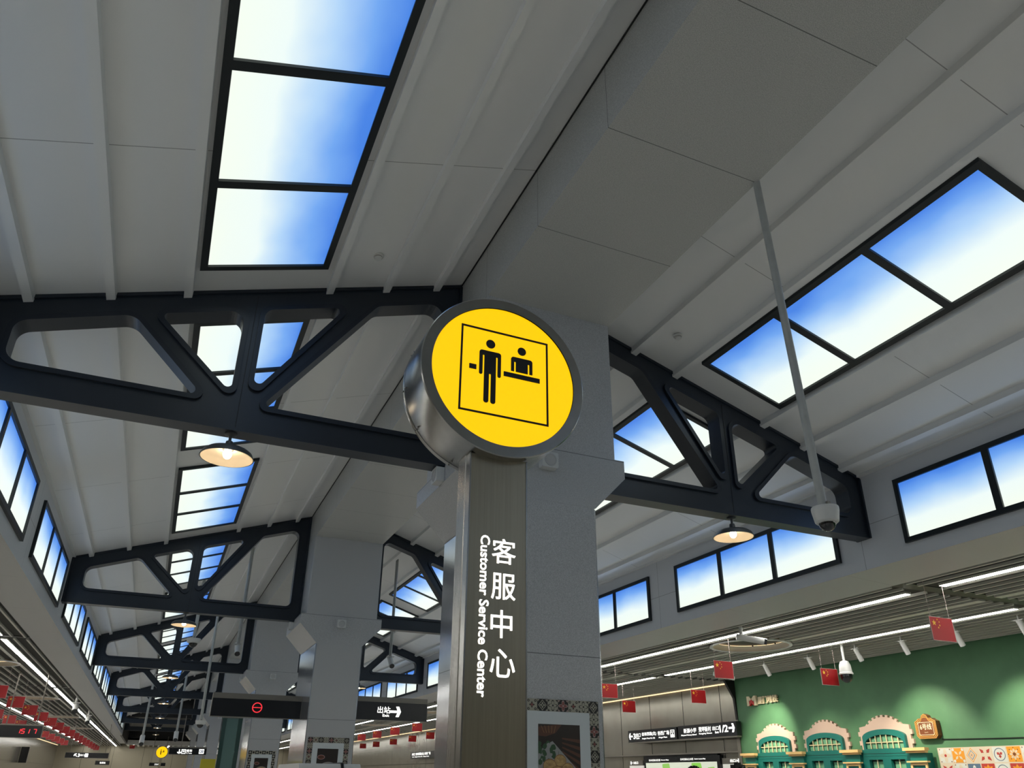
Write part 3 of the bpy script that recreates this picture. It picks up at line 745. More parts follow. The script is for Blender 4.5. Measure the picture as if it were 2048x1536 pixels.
# ------------------------------------------------------------------ hanging flags
def star(cx, cz, r, rot=0):
    return [(cx+(r if k % 2 == 0 else r*.4)*math.sin(rot+k*PI/5), cz+(r if k % 2 == 0 else r*.4)*math.cos(rot+k*PI/5)) for k in range(10)]
def make_flag(x, y, zt, label, group, w_=.38, h_=.27):
    t = thing('flag_board', label, 'flag', (x, y, zt), group)
    b = MB().box(x-w_/2, x+w_/2, y, y+.012, zt-h_, zt, 0); b.build('board', RED, t)
    e = MB().ringp([(x-w_/2-.004, zt-h_-.004), (x+w_/2+.004, zt-h_-.004), (x+w_/2+.004, zt+.004), (x-w_/2-.004, zt+.004)], [(x-w_/2, zt-h_), (x+w_/2, zt-h_), (x+w_/2, zt), (x-w_/2, zt)], 'y', y-.001, y+.013)
    e.build('edge', EDGE, t)
    s_ = MB(); s_.prism(star(x-w_*.33, zt-h_*.25, w_*.10), 'y', y-.002, y)
    for a, c in ((.17, .10), (.10, .20), (.10, .35), (.17, .45)): s_.prism(star(x-w_*a, zt-h_*c, w_*.033, a*9), 'y', y-.002, y)
    s_.build('star', GOLD, t)
    for sx in (-.42, .42): MB().tube((x+w_*sx, y+.006, zt), (x+w_*sx, y+.006, 4.125), .0025, .0025, 5).build('string', EDGE, t)
    return t
f0 = None
def flags(pts, zt, fmt, group):
    global f0
    for k, (x, y) in enumerate(pts):
        lab = fmt % ORD[k]
        if f0 is None: f0 = make_flag(x, y, zt, lab, group)
        else:
            f = dup(f0, (x, y, zt), lab, group)
flags([(5.65, 6.27), (5.70, 10.4), (5.75, 14.15), (5.80, 17.9), (5.85, 21.4), (5.88, 24.9), (6.09, 28.45), (6.09, 31.4), (6.15, 34.4), (6.2, 37.4), (6.2, 40.4)], 3.4, '%s red flag board in the inner row over the right aisle', 'red flag boards over the right aisle')
flags([(7.90, 10.3), (8.02, 14.2), (8.06, 17.1), (8.1, 21.5), (8.2, 25.5), (8.3, 29.5), (8.4, 33.9), (8.6, 37.2), (8.8, 41.2), (8.9, 45.1), (8.9, 48.2)], 3.4, '%s red flag board in the outer row over the right aisle', 'red flag boards over the right aisle')
flags([(-6.12-.012*k, 21.08+2.97*k) for k in range(16)], 3.4, '%s red flag board in the inner row over the left aisle', 'red flag boards over the left aisle')
flags([(-7.31-.02*k, 26.5+2.9*k) for k in range(11)], 3.4, '%s red flag board in the outer row over the left aisle', 'red flag boards over the left aisle')
dup(f0, (-4.09, 72.3, 3.72), 'lone red flag board hanging under the far end of the raised roof', 'red flag boards over the left aisle')

# ------------------------------------------------------------------ suspended signs
def arrow(mb, cx, cz, L, kind, ax, a0, a1, th=.16):
    """arrow in the (u,v) plane pointing along +u (kind 'r'), -u ('l'), -v ('d'), up-left ('ul')"""
    t = th*L
    pts = [(-L/2, -t/2), (L*.20, -t/2), (L*.20, t/2), (-L/2, t/2)]
    h1 = [(L*.5, 0), (L*.5-t*1.45, 0), (L*.02, L*.44), (L*.02+t*1.45, L*.44)]
    h2 = [(p[0], -p[1]) for p in h1]
    ang = {'r': 0, 'l': PI, 'd': -PI/2, 'ul': PI*.75}[kind]
    for P in ([(-L/2, -t/2), (L*.5-t*1.1, -t/2), (L*.5-t*1.1, t/2), (-L/2, t/2)], h1, h2):
        q = [(cx+p[0]*math.cos(ang)-p[1]*math.sin(ang), cz+p[0]*math.sin(ang)+p[1]*math.cos(ang)) for p in P]
        mb.prism(q, ax, a0, a1)
def hang_sign(label, x0, x1, y, z0, z1, rods=None, depth=.12, cap=.09, fromcol=False):
    t = thing('hanging_sign', label, 'sign', ((x0+x1)/2, y, z0))
    MB().box(x0, x1, y, y+depth, z0, z1).build('panel', SIGNB, t)
    if cap: MB().box(x0-.005, x1+.005, y+.01, y+depth+.01, z1, z1+cap).build('top_case', SIGNE, t)
    MB().ringp([(x0-.008, z0-.008), (x1+.008, z0-.008), (x1+.008, z1+.004), (x0-.008, z1+.004)], [(x0, z0), (x1, z0), (x1, z1), (x0, z1)], 'y', y-.004, y+depth).build('frame', SIGNE, t)
    for rx in (rods or []): MB().tube((rx, y+depth/2, z1+cap), (rx, y+depth/2, 3.95 if abs(rx) > 5 else 4.0), .015, .015, 8).build('rod', SIGNE, t)
    return t
t = hang_sign('black overhead display with a red no-entry ring, fixed to the second column', -1.90, -.412, 14.40, 2.508, 2.795)
cr_ = MB().ringp(circ(-1.158, 2.665, .084, 48), circ(-1.158, 2.665, .069, 48), 'y', 14.394, 14.399)
cr_.box(-1.228, -1.088, 14.394, 14.399, 2.659, 2.671); cr_.build('no_entry_symbol', REDL2, t)
t = hang_sign('black overhead exit sign with a white arrow, fixed to the second column', .412, 1.912, 14.40, 2.545, 2.852)
mb = MB(); text('出站', (.964, 14.398, 2.662), (1, 0, 0), (0, 0, 1), h=.115, width=.238, bold=.012, mb=mb); text('Exit', (1.064, 14.398, 2.602), (1, 0, 0), (0, 0, 1), h=.046, width=.125, bold=.02, mb=mb)
arrow(mb, 1.306, 2.695, .205, 'r', 'y', 14.393, 14.398, .2); mb.build('lettering', LETW, t)
# clock display over the left aisle
t = hang_sign('black hanging clock display with red digits in the left aisle', -7.6, -5.15, 22.0, 2.35, 2.61, rods=[-5.92, -5.30], cap=.03)
dg = MB()
def seg7(mb, x, z, w_, h_, on, y, th=.016, sl=.12):
    def q(ax, az, bx, bz):
        dx, dz = bx-ax, bz-az; L = math.hypot(dx, dz); nx, nz = -dz/L*th/2, dx/L*th/2; g = .12
        ax, az, bx, bz = ax+dx*g*.3, az+dz*g*.3, bx-dx*g*.3, bz-dz*g*.3
        P = [(ax+nx, az+nz), (bx+nx, bz+nz), (bx-nx, bz-nz), (ax-nx, az-nz)]
        mb.prism([(x+px+(pz)*sl, z+pz) for px, pz in P], 'y', y-.003, y)
    S = {'a': (0, h_, w_, h_), 'b': (w_, h_, w_, h_/2), 'c': (w_, h_/2, w_, 0), 'd': (0, 0, w_, 0), 'e': (0, 0, 0, h_/2), 'f': (0, h_/2, 0, h_), 'g': (0, h_/2, w_, h_/2)}
    for k in on: q(*S[k])
for x, on in ((-5.665, 'bc'), (-5.575, 'afgcd'), (-5.475, 'bc'), (-5.335, 'abc')): seg7(dg, x, 2.44, .062, .095, on, 22.0)
dg.build('digits', REDL2, t)
# exit 3 sign
t = hang_sign('black hanging sign reading 3 with an up-left arrow in the far left aisle', -6.37, -4.52, 44.0, 2.27, 2.495, rods=[-4.68, -6.2], cap=.02)
mb = MB(); arrow(mb, -5.93, 2.385, .16, 'ul', 'y', 43.993, 43.998, .2); text('3', (-5.84, 43.995, 2.31), (1, 0, 0), (0, 0, 1), h=.15, width=.09, bold=.03, mb=mb)
text('出口', (-5.73, 43.995, 2.35), (1, 0, 0), (0, 0, 1), h=.09, width=.17, bold=.01, mb=mb); mb.prism([(-5.54, 2.31), (-5.40, 2.31), (-5.40, 2.47), (-5.54, 2.47)], 'y', 43.993, 43.998); mb.build('lettering', LETW, t)
# far waiting sign fixed to the fifth column
t = hang_sign('black hanging sign with a down arrow beside the small far yellow disc', -1.96, -.43, 38.6, 2.40, 2.66, rods=[-1.5], cap=.06)
mb = MB(); arrow(mb, -1.545, 2.515, .18, 'd', 'y', 38.593, 38.598, .2); mb.ringp([(-1.46, 2.43), (-1.28, 2.43), (-1.28, 2.61), (-1.46, 2.61)], [(-1.435, 2.455), (-1.305, 2.455), (-1.305, 2.585), (-1.435, 2.585)], 'y', 38.593, 38.598)
mb.box(-1.41, -1.33, 38.593, 38.598, 2.50, 2.56)
text('候车', (-1.26, 38.595, 2.50), (1, 0, 0), (0, 0, 1), h=.11, width=.24, bold=.012, mb=mb); text('To Trains', (-1.26, 38.595, 2.435), (1, 0, 0), (0, 0, 1), h=.04, width=.24, bold=.02, mb=mb)
mb.prism([(-.735, 2.44), (-.53, 2.44), (-.53, 2.63), (-.735, 2.63)], 'y', 38.594, 38.597)
mb.build('lettering', LETW, t)
mb = MB(); text('08', (-.715, 38.592, 2.465), (1, 0, 0), (0, 0, 1), h=.14, width=.165, bold=.03, mb=mb); mb.build('lift_symbol', mat('blue symbol', (.02, .05, .3)), t)
t = thing('disc_sign', 'small far yellow round customer service disc left of the down arrow sign', 'sign', (-2.29, 38.6, 2.2))
MB().lathe([(.0, 0), (.245, 0), (.25, .01), (.25, .15), (0, .15)], (-2.24, 38.6, 2.475), ax=(0, 1, 0), seg=48).build('housing', STEELH, t)
MB().prism(circ(-2.24, 2.475, .225, 48), 'y', 38.59, 38.598).build('lit_face', YEL, t)
pm = MB(); pm.box(-2.30, -2.26, 38.583, 38.589, 2.38, 2.53); pm.prism(circ(-2.28, 2.56, .02, 16), 'y', 38.583, 38.589); pm.box(-2.24, -2.14, 38.583, 38.589, 2.47, 2.485); pm.box(-2.20, -2.15, 38.583, 38.589, 2.49, 2.53); pm.prism(circ(-2.175, 2.55, .016, 16), 'y', 38.583, 38.589)
pm.build('pictogram', BLACK, t)
MB().tube((-2.24, 38.68, 2.3), (-2.24, 38.68, 0), .05, .05, 12).build('post', STEELD, t)
# further small black signs
def small_sign(label, x0, x1, y, z0, z1, txt, col=LETW, rods=True):
    t = thing('wall_sign', label, 'sign', ((x0+x1)/2, y, z0))
    MB().box(x0, x1, y, y+.1, z0, z1).build('panel', SIGNB, t)
    h = (z1-z0)*.45; text(txt, (x0+(x1-x0)*.32, y-.003, z0+(z1-z0)*.28), (1, 0, 0), (0, 0, 1), h=h, bold=.012).build('lettering', col, t)
    if rods:
        for rx in (x0+.1, x1-.1): MB().tube((rx, y+.05, z1), (rx, y+.05, 3.95), .015, .015, 8).build('rod', SIGNE, t)
    return t
small_sign('small black sign under the far left exit sign', -5.87, -5.03, 60.0, 2.12, 2.365, '售票处')
small_sign('small black sign below the far yellow disc', -2.62, -1.62, 60.0, 2.10, 2.30, '卫生间')
t = thing('wall_sign', 'tall dark projecting sign on the left aisle wall', 'sign', (-9.75, 58, 2.2))
MB().box(-9.98, -9.55, 57.9, 58.05, 2.15, 3.05).build('panel', SIGNB, t); MB().box(-9.545, -9.53, 57.89, 58.06, 2.14, 3.06).build('edge_strip', SIGNE, t)

# directional board on the right aisle wall (reads toward the hall)
XB = 9.60
def btxt(mb, s, ya, yb, za, zb, bold=.012): text(s, (XB-.002, ya, za), (0, -1, 0), (0, 0, 1), h=zb-za, width=ya-yb, bold=bold, mb=mb)
t = thing('direction_board', 'long black direction board with white place names on the beige wall', 'sign', (XB, 17.3, 2.55))
MB().box(XB, XB+.14, 17.33, 19.66, 2.552, 2.853).build('panel', SIGNB, t)
MB().box(XB, XB+.14, 14.98, 17.27, 2.556, 2.862).build('panel', SIGNB, t)
MB().box(XB+.01, XB+.13, 14.99, 19.65, 2.52, 2.552).build('bottom_case', SIGNE, t)
for yy in (15.6, 19.0): MB().box(XB+.14, XWR, yy-.03, yy+.03, 2.66, 2.74).build('bracket', SIGNE, t)
mb = MB()
q = MB(); arrow(q, 19.52, 2.703, .19, 'r', 'x', XB-.004, XB-.001, .2); mb.v += q.v; mb.f += q.f; mb.mi += q.mi
btxt(mb, '3', 19.39, 19.27, 2.63, 2.775, .03); btxt(mb, '出口', 19.25, 19.02, 2.675, 2.775); btxt(mb, 'Exit', 19.24, 19.08, 2.625, 2.665, .03)
btxt(mb, '杏林西路(北)', 18.96, 18.26, 2.68, 2.785); btxt(mb, 'Xinglin West Rd. (N)', 18.96, 18.33, 2.60, 2.645, .025)
btxt(mb, '杏西广场', 18.19, 17.66, 2.68, 2.785); btxt(mb, 'Xingxi Plaza', 18.16, 17.76, 2.60, 2.645, .025)
btxt(mb, '新源小学', 17.02, 16.50, 2.685, 2.79); btxt(mb, 'Xinyuan Primary School', 17.15, 16.50, 2.61, 2.655, .025)
btxt(mb, '荣坪新村', 16.40, 15.92, 2.685, 2.80); btxt(mb, 'Rongping Xincun', 16.40, 15.89, 2.62, 2.665, .025)
btxt(mb, '出口', 15.86, 15.62, 2.70, 2.79); btxt(mb, 'Exit', 15.77, 15.63, 2.63, 2.675, .03); btxt(mb, '1/2', 15.595, 15.28, 2.64, 2.80, .03)
mb.build('lettering', LETW, t)
mb = MB(); n0 = 0
def add_arrow_x(mb, y, z, L, kind):
    arrow(mb, y, z, L, kind, 'x', XB-.004, XB-.001, .2)
add_arrow_x(mb, 15.15, 2.725, .22, 'l'); mb.build('arrow', LETW, t)
mb = MB(); mb.ringp([(17.43, 2.61), (17.61, 2.61), (17.61, 2.79), (17.43, 2.79)], [(17.445, 2.625), (17.595, 2.625), (17.595, 2.775), (17.445, 2.775)], 'x', XB-.004, XB-.001)
for (yy, zz) in ((17.55, 2.74), (17.49, 2.74), (17.52, 2.70)): mb.prism(circ(yy, zz, .017, 12), 'x', XB-.004, XB-.001)
mb.box(XB-.004, XB-.001, 17.47, 17.575, 2.635, 2.68); mb.build('lift_symbol', LETW, t)
# second board farther along the same wall
t = thing('direction_board', 'farther direction board on the right wall, seen left of the steel post', 'sign', (XB, 38.5, 2.42))
MB().box(XB, XB+.14, 34.6, 40.6, 2.44, 2.76).build('panel', SIGNB, t)
for yy in (35.5, 39.5): MB().box(XB+.14, XWR, yy-.03, yy+.03, 2.56, 2.64).build('bracket', SIGNE, t)
mb = MB(); btxt(mb, '3出口 杏林西路(北) 杏西广场', 40.4, 37.4, 2.58, 2.72); btxt(mb, 'Exit  Xinglin West Rd.  Xingxi Plaza', 40.3, 37.6, 2.50, 2.55, .025); btxt(mb, '出口1/2', 36.6, 35.2, 2.56, 2.72); mb.build('lettering', LETW, t)

# lintel, map board and small notices below
t = thing('wall_ledge', 'dark metal ledge over the map board on the beige wall', 'ledge', (9.85, 18, 2.15))
MB().box(9.80, XWR, 15.25, 21.6, 2.20, 2.235).build('lip', SIGNE, t); MB().box(9.86, XWR, 16.1, 19.35, 2.10, 2.20).build('soffit', FIN, t)
t = thing('map_board', 'backlit street map board under the dark ledge', 'map', (9.85, 17.7, .8))
MB().box(9.84, 9.95, 16.0, 19.3, .75, 2.16).build('case', SIGNB, t)
MB().box(9.832, 9.839, 16.12, 19.2, .85, 2.02).build('map_sheet', emis('lit map sheet', (.70, .74, .60), .75), t)
gm = MB(); rr = random.Random(3)
for k in range(14):
    yy, zz = 16.3+rr.random()*2.7, 1.0+rr.random()*.95; a = .10+rr.random()*.22
    gm.prism(rounded(ccw([(yy-a, zz-a*.6), (yy+a*.8, zz-a*.7), (yy+a, zz+min(.6*a, 2.0-zz)), (yy-a*.7, zz+min(.7*a, 2.0-zz))]), .03, 3), 'x', 9.8285, 9.8315)
gm.build('park_patch', emis('lit map green', (.30, .60, .12), .7), t)
mb = MB()
text('杏林西路街区图', (9.836, 19.05, 2.06), (0, -1, 0), (0, 0, 1), h=.05, width=.55, mb=mb); text('Street Map', (9.836, 18.46, 2.065), (0, -1, 0), (0, 0, 1), h=.035, width=.35, bold=.02, mb=mb)
mb.build('lettering', LETW, t); mb = MB()
text('杏林西路站立体图', (9.836, 17.6, 2.065), (0, -1, 0), (0, 0, 1), h=.05, width=.55, mb=mb); text('Station Layout Map', (9.836, 17.0, 2.07), (0, -1, 0), (0, 0, 1), h=.035, width=.45, bold=.02, mb=mb)
mb.build('lettering', LETW, t)
for nm, ya, yb, tx in (('small notice panel with a number 3 arrow, left of the map board', 20.1, 19.4, '3出口'), ('small notice panel with a number 1 arrow, right of the map board', 15.95, 15.3, '出口1')):
    t = thing('direction_notice', nm, 'notice', (9.9, (ya+yb)/2, .8))
    MB().box(9.87, XWR, yb, ya, .8, 1.96).build('sheet', emis('lit notice sheet', (.80, .78, .70), .55), t)
    MB().box(9.865, XWR, yb, ya, 1.965, 2.09).build('header', SIGNE, t)
    mb = MB(); text(tx, (9.863, ya-.22 if '3出' in tx else ya-.30, 2.0), (0, -1, 0), (0, 0, 1), h=.065, width=.24, bold=.015, mb=mb)
    arrow(mb, (ya-.12) if '3出' in tx else (yb+.07), 2.03, .1, 'r' if '3出' in tx else 'l', 'x', 9.861, 9.864, .2); mb.build('lettering', LETW, t)

# ------------------------------------------------------------------ framed pictures with tile borders on the columns
def quatre(cx, cz, r, n=40): return [(cx+r*(.72+.28*math.cos(4*a))*math.cos(a), cz+r*(.72+.28*math.cos(4*a))*math.sin(a)) for a in [2*PI*k/n for k in range(n)]]
TC = [mat('tile black', (.012, .010, .009), rough=.35), mat('tile cream', (.36, .34, .27), rough=.35), mat('tile rose', (.22, .07, .06), rough=.35), mat('tile pink', (.40, .30, .27), rough=.35)]
def tile(mb, cx, cz, w_, kind, ax, a, d):
    """layered flat patterns stepping outward by d each"""
    h = w_/2; bg, fg, cc = ((0, 3, 2), (1, 0, 2), (0, 1, 1), (1, 0, 3))[kind]
    lv = [a]
    def lay(poly, mi): 
        nx = lv[0]+d; mb.prism(poly, ax, lv[0], nx, mi); lv[0] = nx
    lay([(cx-h, cz-h), (cx+h, cz-h), (cx+h, cz+h), (cx-h, cz+h)], bg)
    if kind in (0, 3):
        lay(quatre(cx, cz, h*.92), fg); lay(quatre(cx, cz, h*.74), cc if kind == 0 else 1); lay(circ(cx, cz, h*.16, 12), 3 if kind == 0 else 0)
    elif kind == 2:
        lay([(cx, cz-h*.9), (cx+h*.8, cz), (cx, cz+h*.9), (cx-h*.8, cz)], 1); lay([(cx, cz-h*.74), (cx+h*.64, cz), (cx, cz+h*.74), (cx-h*.64, cz)], 0); lay(quatre(cx, cz, h*.5), 1); lay(circ(cx, cz, h*.14, 12), 0)
    else:
        lay(quatre(cx, cz, h*.5), 0); lay(quatre(cx, cz, h*.32), 2)
        for sx in (-1, 1):
            for sz in (-1, 1): mb.prism(circ(cx+sx*h*.66, cz+sz*h*.66, h*.22, 10), ax, a+d, a+2*d, 0); mb.prism(circ(cx+sx*h*.66, cz+sz*h*.66, h*.1, 8), ax, a+2*d, a+3*d, 1)
    for sx in (-1, 1):
        for sz in (-1, 1):
            if kind != 1: mb.prism([(cx+sx*h*.95, cz+sz*h*.95), (cx+sx*h*.55, cz+sz*h*.90), (cx+sx*h*.90, cz+sz*h*.55)], ax, a+d, a+2*d, fg if kind != 3 else 0)
def picture(label, i, xc, zt, food, full=True):
    yf = T[i]-.742; w_ = .0863
    t = thing('framed_picture', label, 'picture', (xc, yf, zt-1.3), 'tile-bordered pictures on the columns')
    mb = MB()
    n, mrows = 8, 15
    for k in range(n):
        for j in range(mrows):
            if k in (0, n-1) or j in (0, mrows-1):
                cx, cz = xc-w_*(n-1)/2+k*w_, zt-w_/2-j*w_
                if full: tile(mb, cx, cz, w_, (0, 1, 2, 3, 0, 1, 3, 2)[(k+j) % 8] if j == 0 else (2, 3, 0, 1, 2, 1, 3, 0)[j % 8], 'y', yf-.008, -.0006)
                else: mb.box(cx-w_*.49, cx+w_*.49, yf-.01, yf-.008, cz-w_*.49, cz+w_*.49, (k+j) % 2); mb.prism(circ(cx, cz, w_*.3, 8), 'y', yf-.012, yf-.01, (k+j+1) % 2)
    mb.build('tile_border', TC, t)
    x0, x1 = xc-.345, xc+.345; zb = zt-15*w_
    MB().box(x0, x1, yf-.008, yf, zb, zt).build('backing_board', SIGNB, t)
    MB().box(xc-.259, xc+.259, yf-.022, yf-.008, zb+w_, zt-w_).build('mount', MATW, t)
    px0, px1, pz1, pz0 = xc-.172, xc+.172, zt-.175, zb+w_+.09
    pc = [mat('photo dark wood', (.022, .014, .011), rough=.3), mat('photo brown wood', (.10, .038, .022), rough=.35), mat('photo cloth', (.30, .30, .29), rough=.5), mat('photo leaf', (.035, .085, .035), rough=.5), mat('photo dumpling', (.46, .30, .12), rough=.45, var=.25, vscale=40), mat('photo dumpling shade', (.25, .13, .05), rough=.5), mat('photo rim', (.45, .10, .09), rough=.3)]
    p = MB(); y = yf-.022; p.box(px0, px1, y-.001, y, pz0, pz1, 0)
    def put(poly, mi, l): p.prism(poly, 'y', y-.001-.0004*l, y-.001-.0004*(l-1), mi)
    def clip(poly):
        return [(min(max(a, px0), px1), min(max(b, pz0), pz1)) for a, b in poly]
    if food == 0:
        put(clip([(px0, pz1-.02), (px0+.17, pz1), (px0+.19, pz1-.005), (px0+.14, pz1-.06), (px0+.06, pz1-.085), (px0, pz1-.08)]), 1, 1)
        for k in range(5): put([(px0+.02+.03*k, pz1-.01), (px0+.024+.03*k, pz1-.01), (px0+.05+.02*k, pz1-.06), (px0+.045+.02*k, pz1-.06)], 5, 2)
        for k in range(5): put(clip([(px1, pz1-.10-.05*k), (px1, pz1-.125-.05*k), (px1-.15, pz1-.10-.03*k), (px1-.15, pz1-.09-.03*k)]), 1, 1)
        put(clip([(px0+.05, pz1-.145), (px0+.115, pz1-.115), (px1, pz1-.33), (px1, pz0), (px0, pz0), (px0, pz1-.2)]), 2, 2)
        for k in range(16): put(clip([(px0+.15+.012*k, pz1-.17-.012*k), (px0+.152+.012*k, pz1-.17-.012*k), (px0+.16+.01*k, pz0), (px0+.158+.01*k, pz0)]), 0 if k % 2 else 2, 3)
        rr = random.Random(5)
        for k in range(26):
            cx, cz = px0+.005+rr.random()*.125, pz1-.13-rr.random()*.13; a = rr.random()*3
            q = [(cx+.02*math.cos(a+tt)*(.5+.5*abs(math.cos(tt))), cz+.02*math.sin(a+tt)) for tt in [2*PI*m_/10 for m_ in range(10)]]
            put(clip(q), 3 if k % 4 else 2, 4+k*.2)
        for k, (ax_, az_, r_) in enumerate(((.175, .245, .045), (.09, .28, .05), (.235, .30, .045), (.15, .33, .055), (.06, .38, .055), (.22, .40, .06), (.13, .45, .06), (.27, .48, .05))):
            put(clip(circ(px0+ax_, pz1-az_, r_+.004, 24, ry=r_*.85+.004)), 5, 10+k); put(clip(circ(px0+ax_, pz1-az_, r_, 24, ry=r_*.82)), 4, 10.5+k)
            for m_ in range(4): put(clip([(px0+ax_-r_*.6+m_*r_*.35, pz1-az_+r_*.4), (px0+ax_-r_*.5+m_*r_*.35, pz1-az_+r_*.45), (px0+ax_-r_*.1+m_*r_*.1, pz1-az_), (px0+ax_-r_*.16+m_*r_*.1, pz1-az_)]), 5, 11+k)
    else:
        put(circ(px0+.07, pz1-.13, .062, 32, ry=.036), 2, 1); put(circ(px0+.07, pz1-.13, .056, 32, ry=.031), 6, 2); put(circ(px0+.07, pz1-.13, .05, 32, ry=.026), 1, 3)
        put(clip(circ(px0+.20, pz1-.34, .18, 40, ry=.14)), 2, 1); put(clip(circ(px0+.20, pz1-.34, .165, 40, ry=.125)), 4, 2)
        for k in range(9): put(clip(circ(px0+.10+.03*(k % 5)+.01, pz1-.27-.035*(k//3), .022, 12)), 5 if k % 2 else 2, 3+k*.3)
    p.build('photograph', pc, t)
picture('picture of dumplings on a cloth with a patterned tile border, right of the steel post', 1, .012, 2.14, 0)
picture('picture with a red-rimmed saucer and a patterned tile border on the second column', 2, -.018, 2.19, 1)
picture('smaller tile-bordered picture on the third column', 3, -.02, 2.19, 1, full=False)

# ------------------------------------------------------------------ themed shopfront on the green wall
def yz(mb, pts, x0, x1, mi=0): mb.prism(ccw(pts), 'x', x0, x1, mi)
AR = [13.91, 12.45, 10.99]
for k, yc in enumerate(AR):
    lab = ['arched teal window with a pink stepped surround, next to the black fin', 'arched teal window with a pink stepped surround, middle of three', 'arched teal window with a pink stepped surround, beside the brown plaque'][k]
    t = thing('arched_window_front', lab, 'window front', (XG, yc, 0), 'arched windows on the green shopfront')
    # pink surround: shoulders and crenellated arch
    hw, zs, zsh = .565, 2.16, 2.56
    outl = [(yc-hw, zs)]
    for j in range(5):          # stepped right edge
        z0 = zs+.08*j; outl += [(yc-hw-(.045 if j % 2 else 0), z0), (yc-hw-(.045 if j % 2 else 0), z0+.08)]
    outl += [(yc-hw, zsh)]
    a0, a1 = .62, PI-.62; cz = 2.335
    nst = 17
    for j in range(nst):
        b0 = a0+(a1-a0)*j/nst; b1 = a0+(a1-a0)*(j+1)/nst; pr_ = (.036 if j % 2 == 0 else 0); rx_, rz_ = .47+pr_, .385+pr_
        outl += [(yc-rx_*math.cos(b0), cz+rz_*math.sin(b0)), (yc-rx_*math.cos(b1), cz+rz_*math.sin(b1))]
    outl += [(yc+hw, zsh)]
    for j in range(4, -1, -1):
        z0 = zs+.08*j; outl += [(yc+hw+(.045 if j % 2 else 0), z0+.08), (yc+hw+(.045 if j % 2 else 0), z0)]
    outl += [(yc+hw, zs)]
    ap = [(yc-.48, zs-.02)]+[(yc-.48*math.cos(PI*j/24), 2.30+.17*math.sin(PI*j/24)) for j in range(25)]+[(yc+.48, zs-.02)]
    pl = plate([[(a, b) for a, b in outl], [(a, b) for a, b in inset(ap, .01)][::1]], XG-.05, XG, axis='x') if False else None
    s_ = MB(); yz(s_, outl, XG-.045, XG); s_.build('pink_surround', PINK, t)
    arc = lambda w_, zb, h_, n=28: [(yc-w_*math.cos(PI*j/n), zb+h_*math.sin(PI*j/n)) for j in range(n+1)]
    tl = [(yc-.48, 2.16)]+arc(.48, 2.37, .135)+[(yc+.48, 2.16)]
    s_ = MB(); inner = [(yc-.43, 2.17)]+arc(.43, 2.26, .15)+[(yc+.43, 2.17)]
    s_.ringp(tl, inner, 'x', XG-.105, XG-.045); s_.build('teal_arch', TEAL, t)
    s_ = MB(); yz(s_, inner, XG-.055, XG-.046); s_.build('recess', DARKG, t)
    s_ = MB()
    for j in range(7):
        for row, (za, zb) in enumerate(((2.175, 2.265), (2.29, 2.40))):
            yy = yc-.40+.125*j; zt_ = zb if row == 0 else min(zb, 2.26+.15*math.sqrt(max(0, 1-((abs(yy+.04-yc)+.03)/.44)**2))-.015)
            if zt_-za > .02: s_.box(XG-.062, XG-.056, yy, yy+.085, za, zt_)
    s_.build('pane', GPANE, t)
    s_ = MB(); s_.box(XG-.09, XG-.075, yc-.425, yc+.425, 2.272, 2.287)
    for j in range(6):
        yy = yc-.3125+.125*j; top = 2.26+.15*math.sqrt(max(0, 1-((yy-yc)/.44)**2))
        s_.box(XG-.095, XG-.08, yy-.007, yy+.007, 2.16, top)
    s_.build('glazing_bar', MULL, t)
    MB().box(XG-.11, XG-.005, yc-.555, yc+.555, 2.045, 2.16).build('transom', TEAL, t)
    MB().box(XG-.113, XG-.11, yc-.555, yc+.555, 2.085, 2.092).build('groove', DARKG, t)
    # lower leaf frames
    lf = MB()
    lf.box(XG-.105, XG-.01, yc-.55, yc+.55, 1.985, 2.045); lf.box(XG-.105, XG-.01, yc-.55, yc-.40, .2, 1.985); lf.box(XG-.105, XG-.01, yc+.40, yc+.55, .2, 1.985); lf.box(XG-.105, XG-.01, yc-.09, yc+.09, .2, 1.985); lf.box(XG-.105, XG-.01, yc-.55, yc+.55, 0, .2)
    lf.build('door_frame', TEAL, t)
    for sg in (-1, 1):
        c_ = yc+sg*.245
        MB().box(XG-.03, XG-.01, c_-.155, c_+.155, .2, 1.985).build('recess', DARKG, t)
        MB().box(XG-.036, XG-.031, c_-.13, c_+.13, .2, 1.955).build('pane', GPANE, t)
        MB().box(XG-.075, XG-.06, c_-.008, c_+.008, .2, 1.985).build('glazing_bar', MULL, t)
for k, yc in enumerate([14.64, 13.18, 11.72, 10.26]):
    lab = ['teal pilaster with cream cornice beside the black fin', 'teal pilaster with cream cornice between the first and middle arches', 'teal pilaster with cream cornice between the middle and last arches', 'teal pilaster with cream cornice at the right end of the arches'][k]
    t = thing('pilaster', lab, 'pilaster', (XG, yc, 0), 'pilasters of the green shopfront')
    MB().box(XG-.16, XG, yc-.17, yc+.17, 0, 2.08).build('shaft', TEAL, t)
    MB().box(XG-.25, XG-.141, yc-.23, yc+.23, 2.115, 2.165).build('cornice', CORN, t); MB().box(XG-.21, XG-.141, yc-.20, yc+.20, 2.08, 2.115).build('cornice', CORN, t)
    MB().box(XG-.22, XG-.141, yc-.21, yc+.21, 1.925, 1.95).build('cornice', CORN, t); MB().ringp([(yc-.17, 1.2), (yc+.17, 1.2), (yc+.17, 1.915), (yc-.17, 1.915)], [(yc-.13, 1.24), (yc+.13, 1.24), (yc+.13, 1.88), (yc-.13, 1.88)], 'x', XG-.185, XG-.16).build('panel_frame', CORN, t)
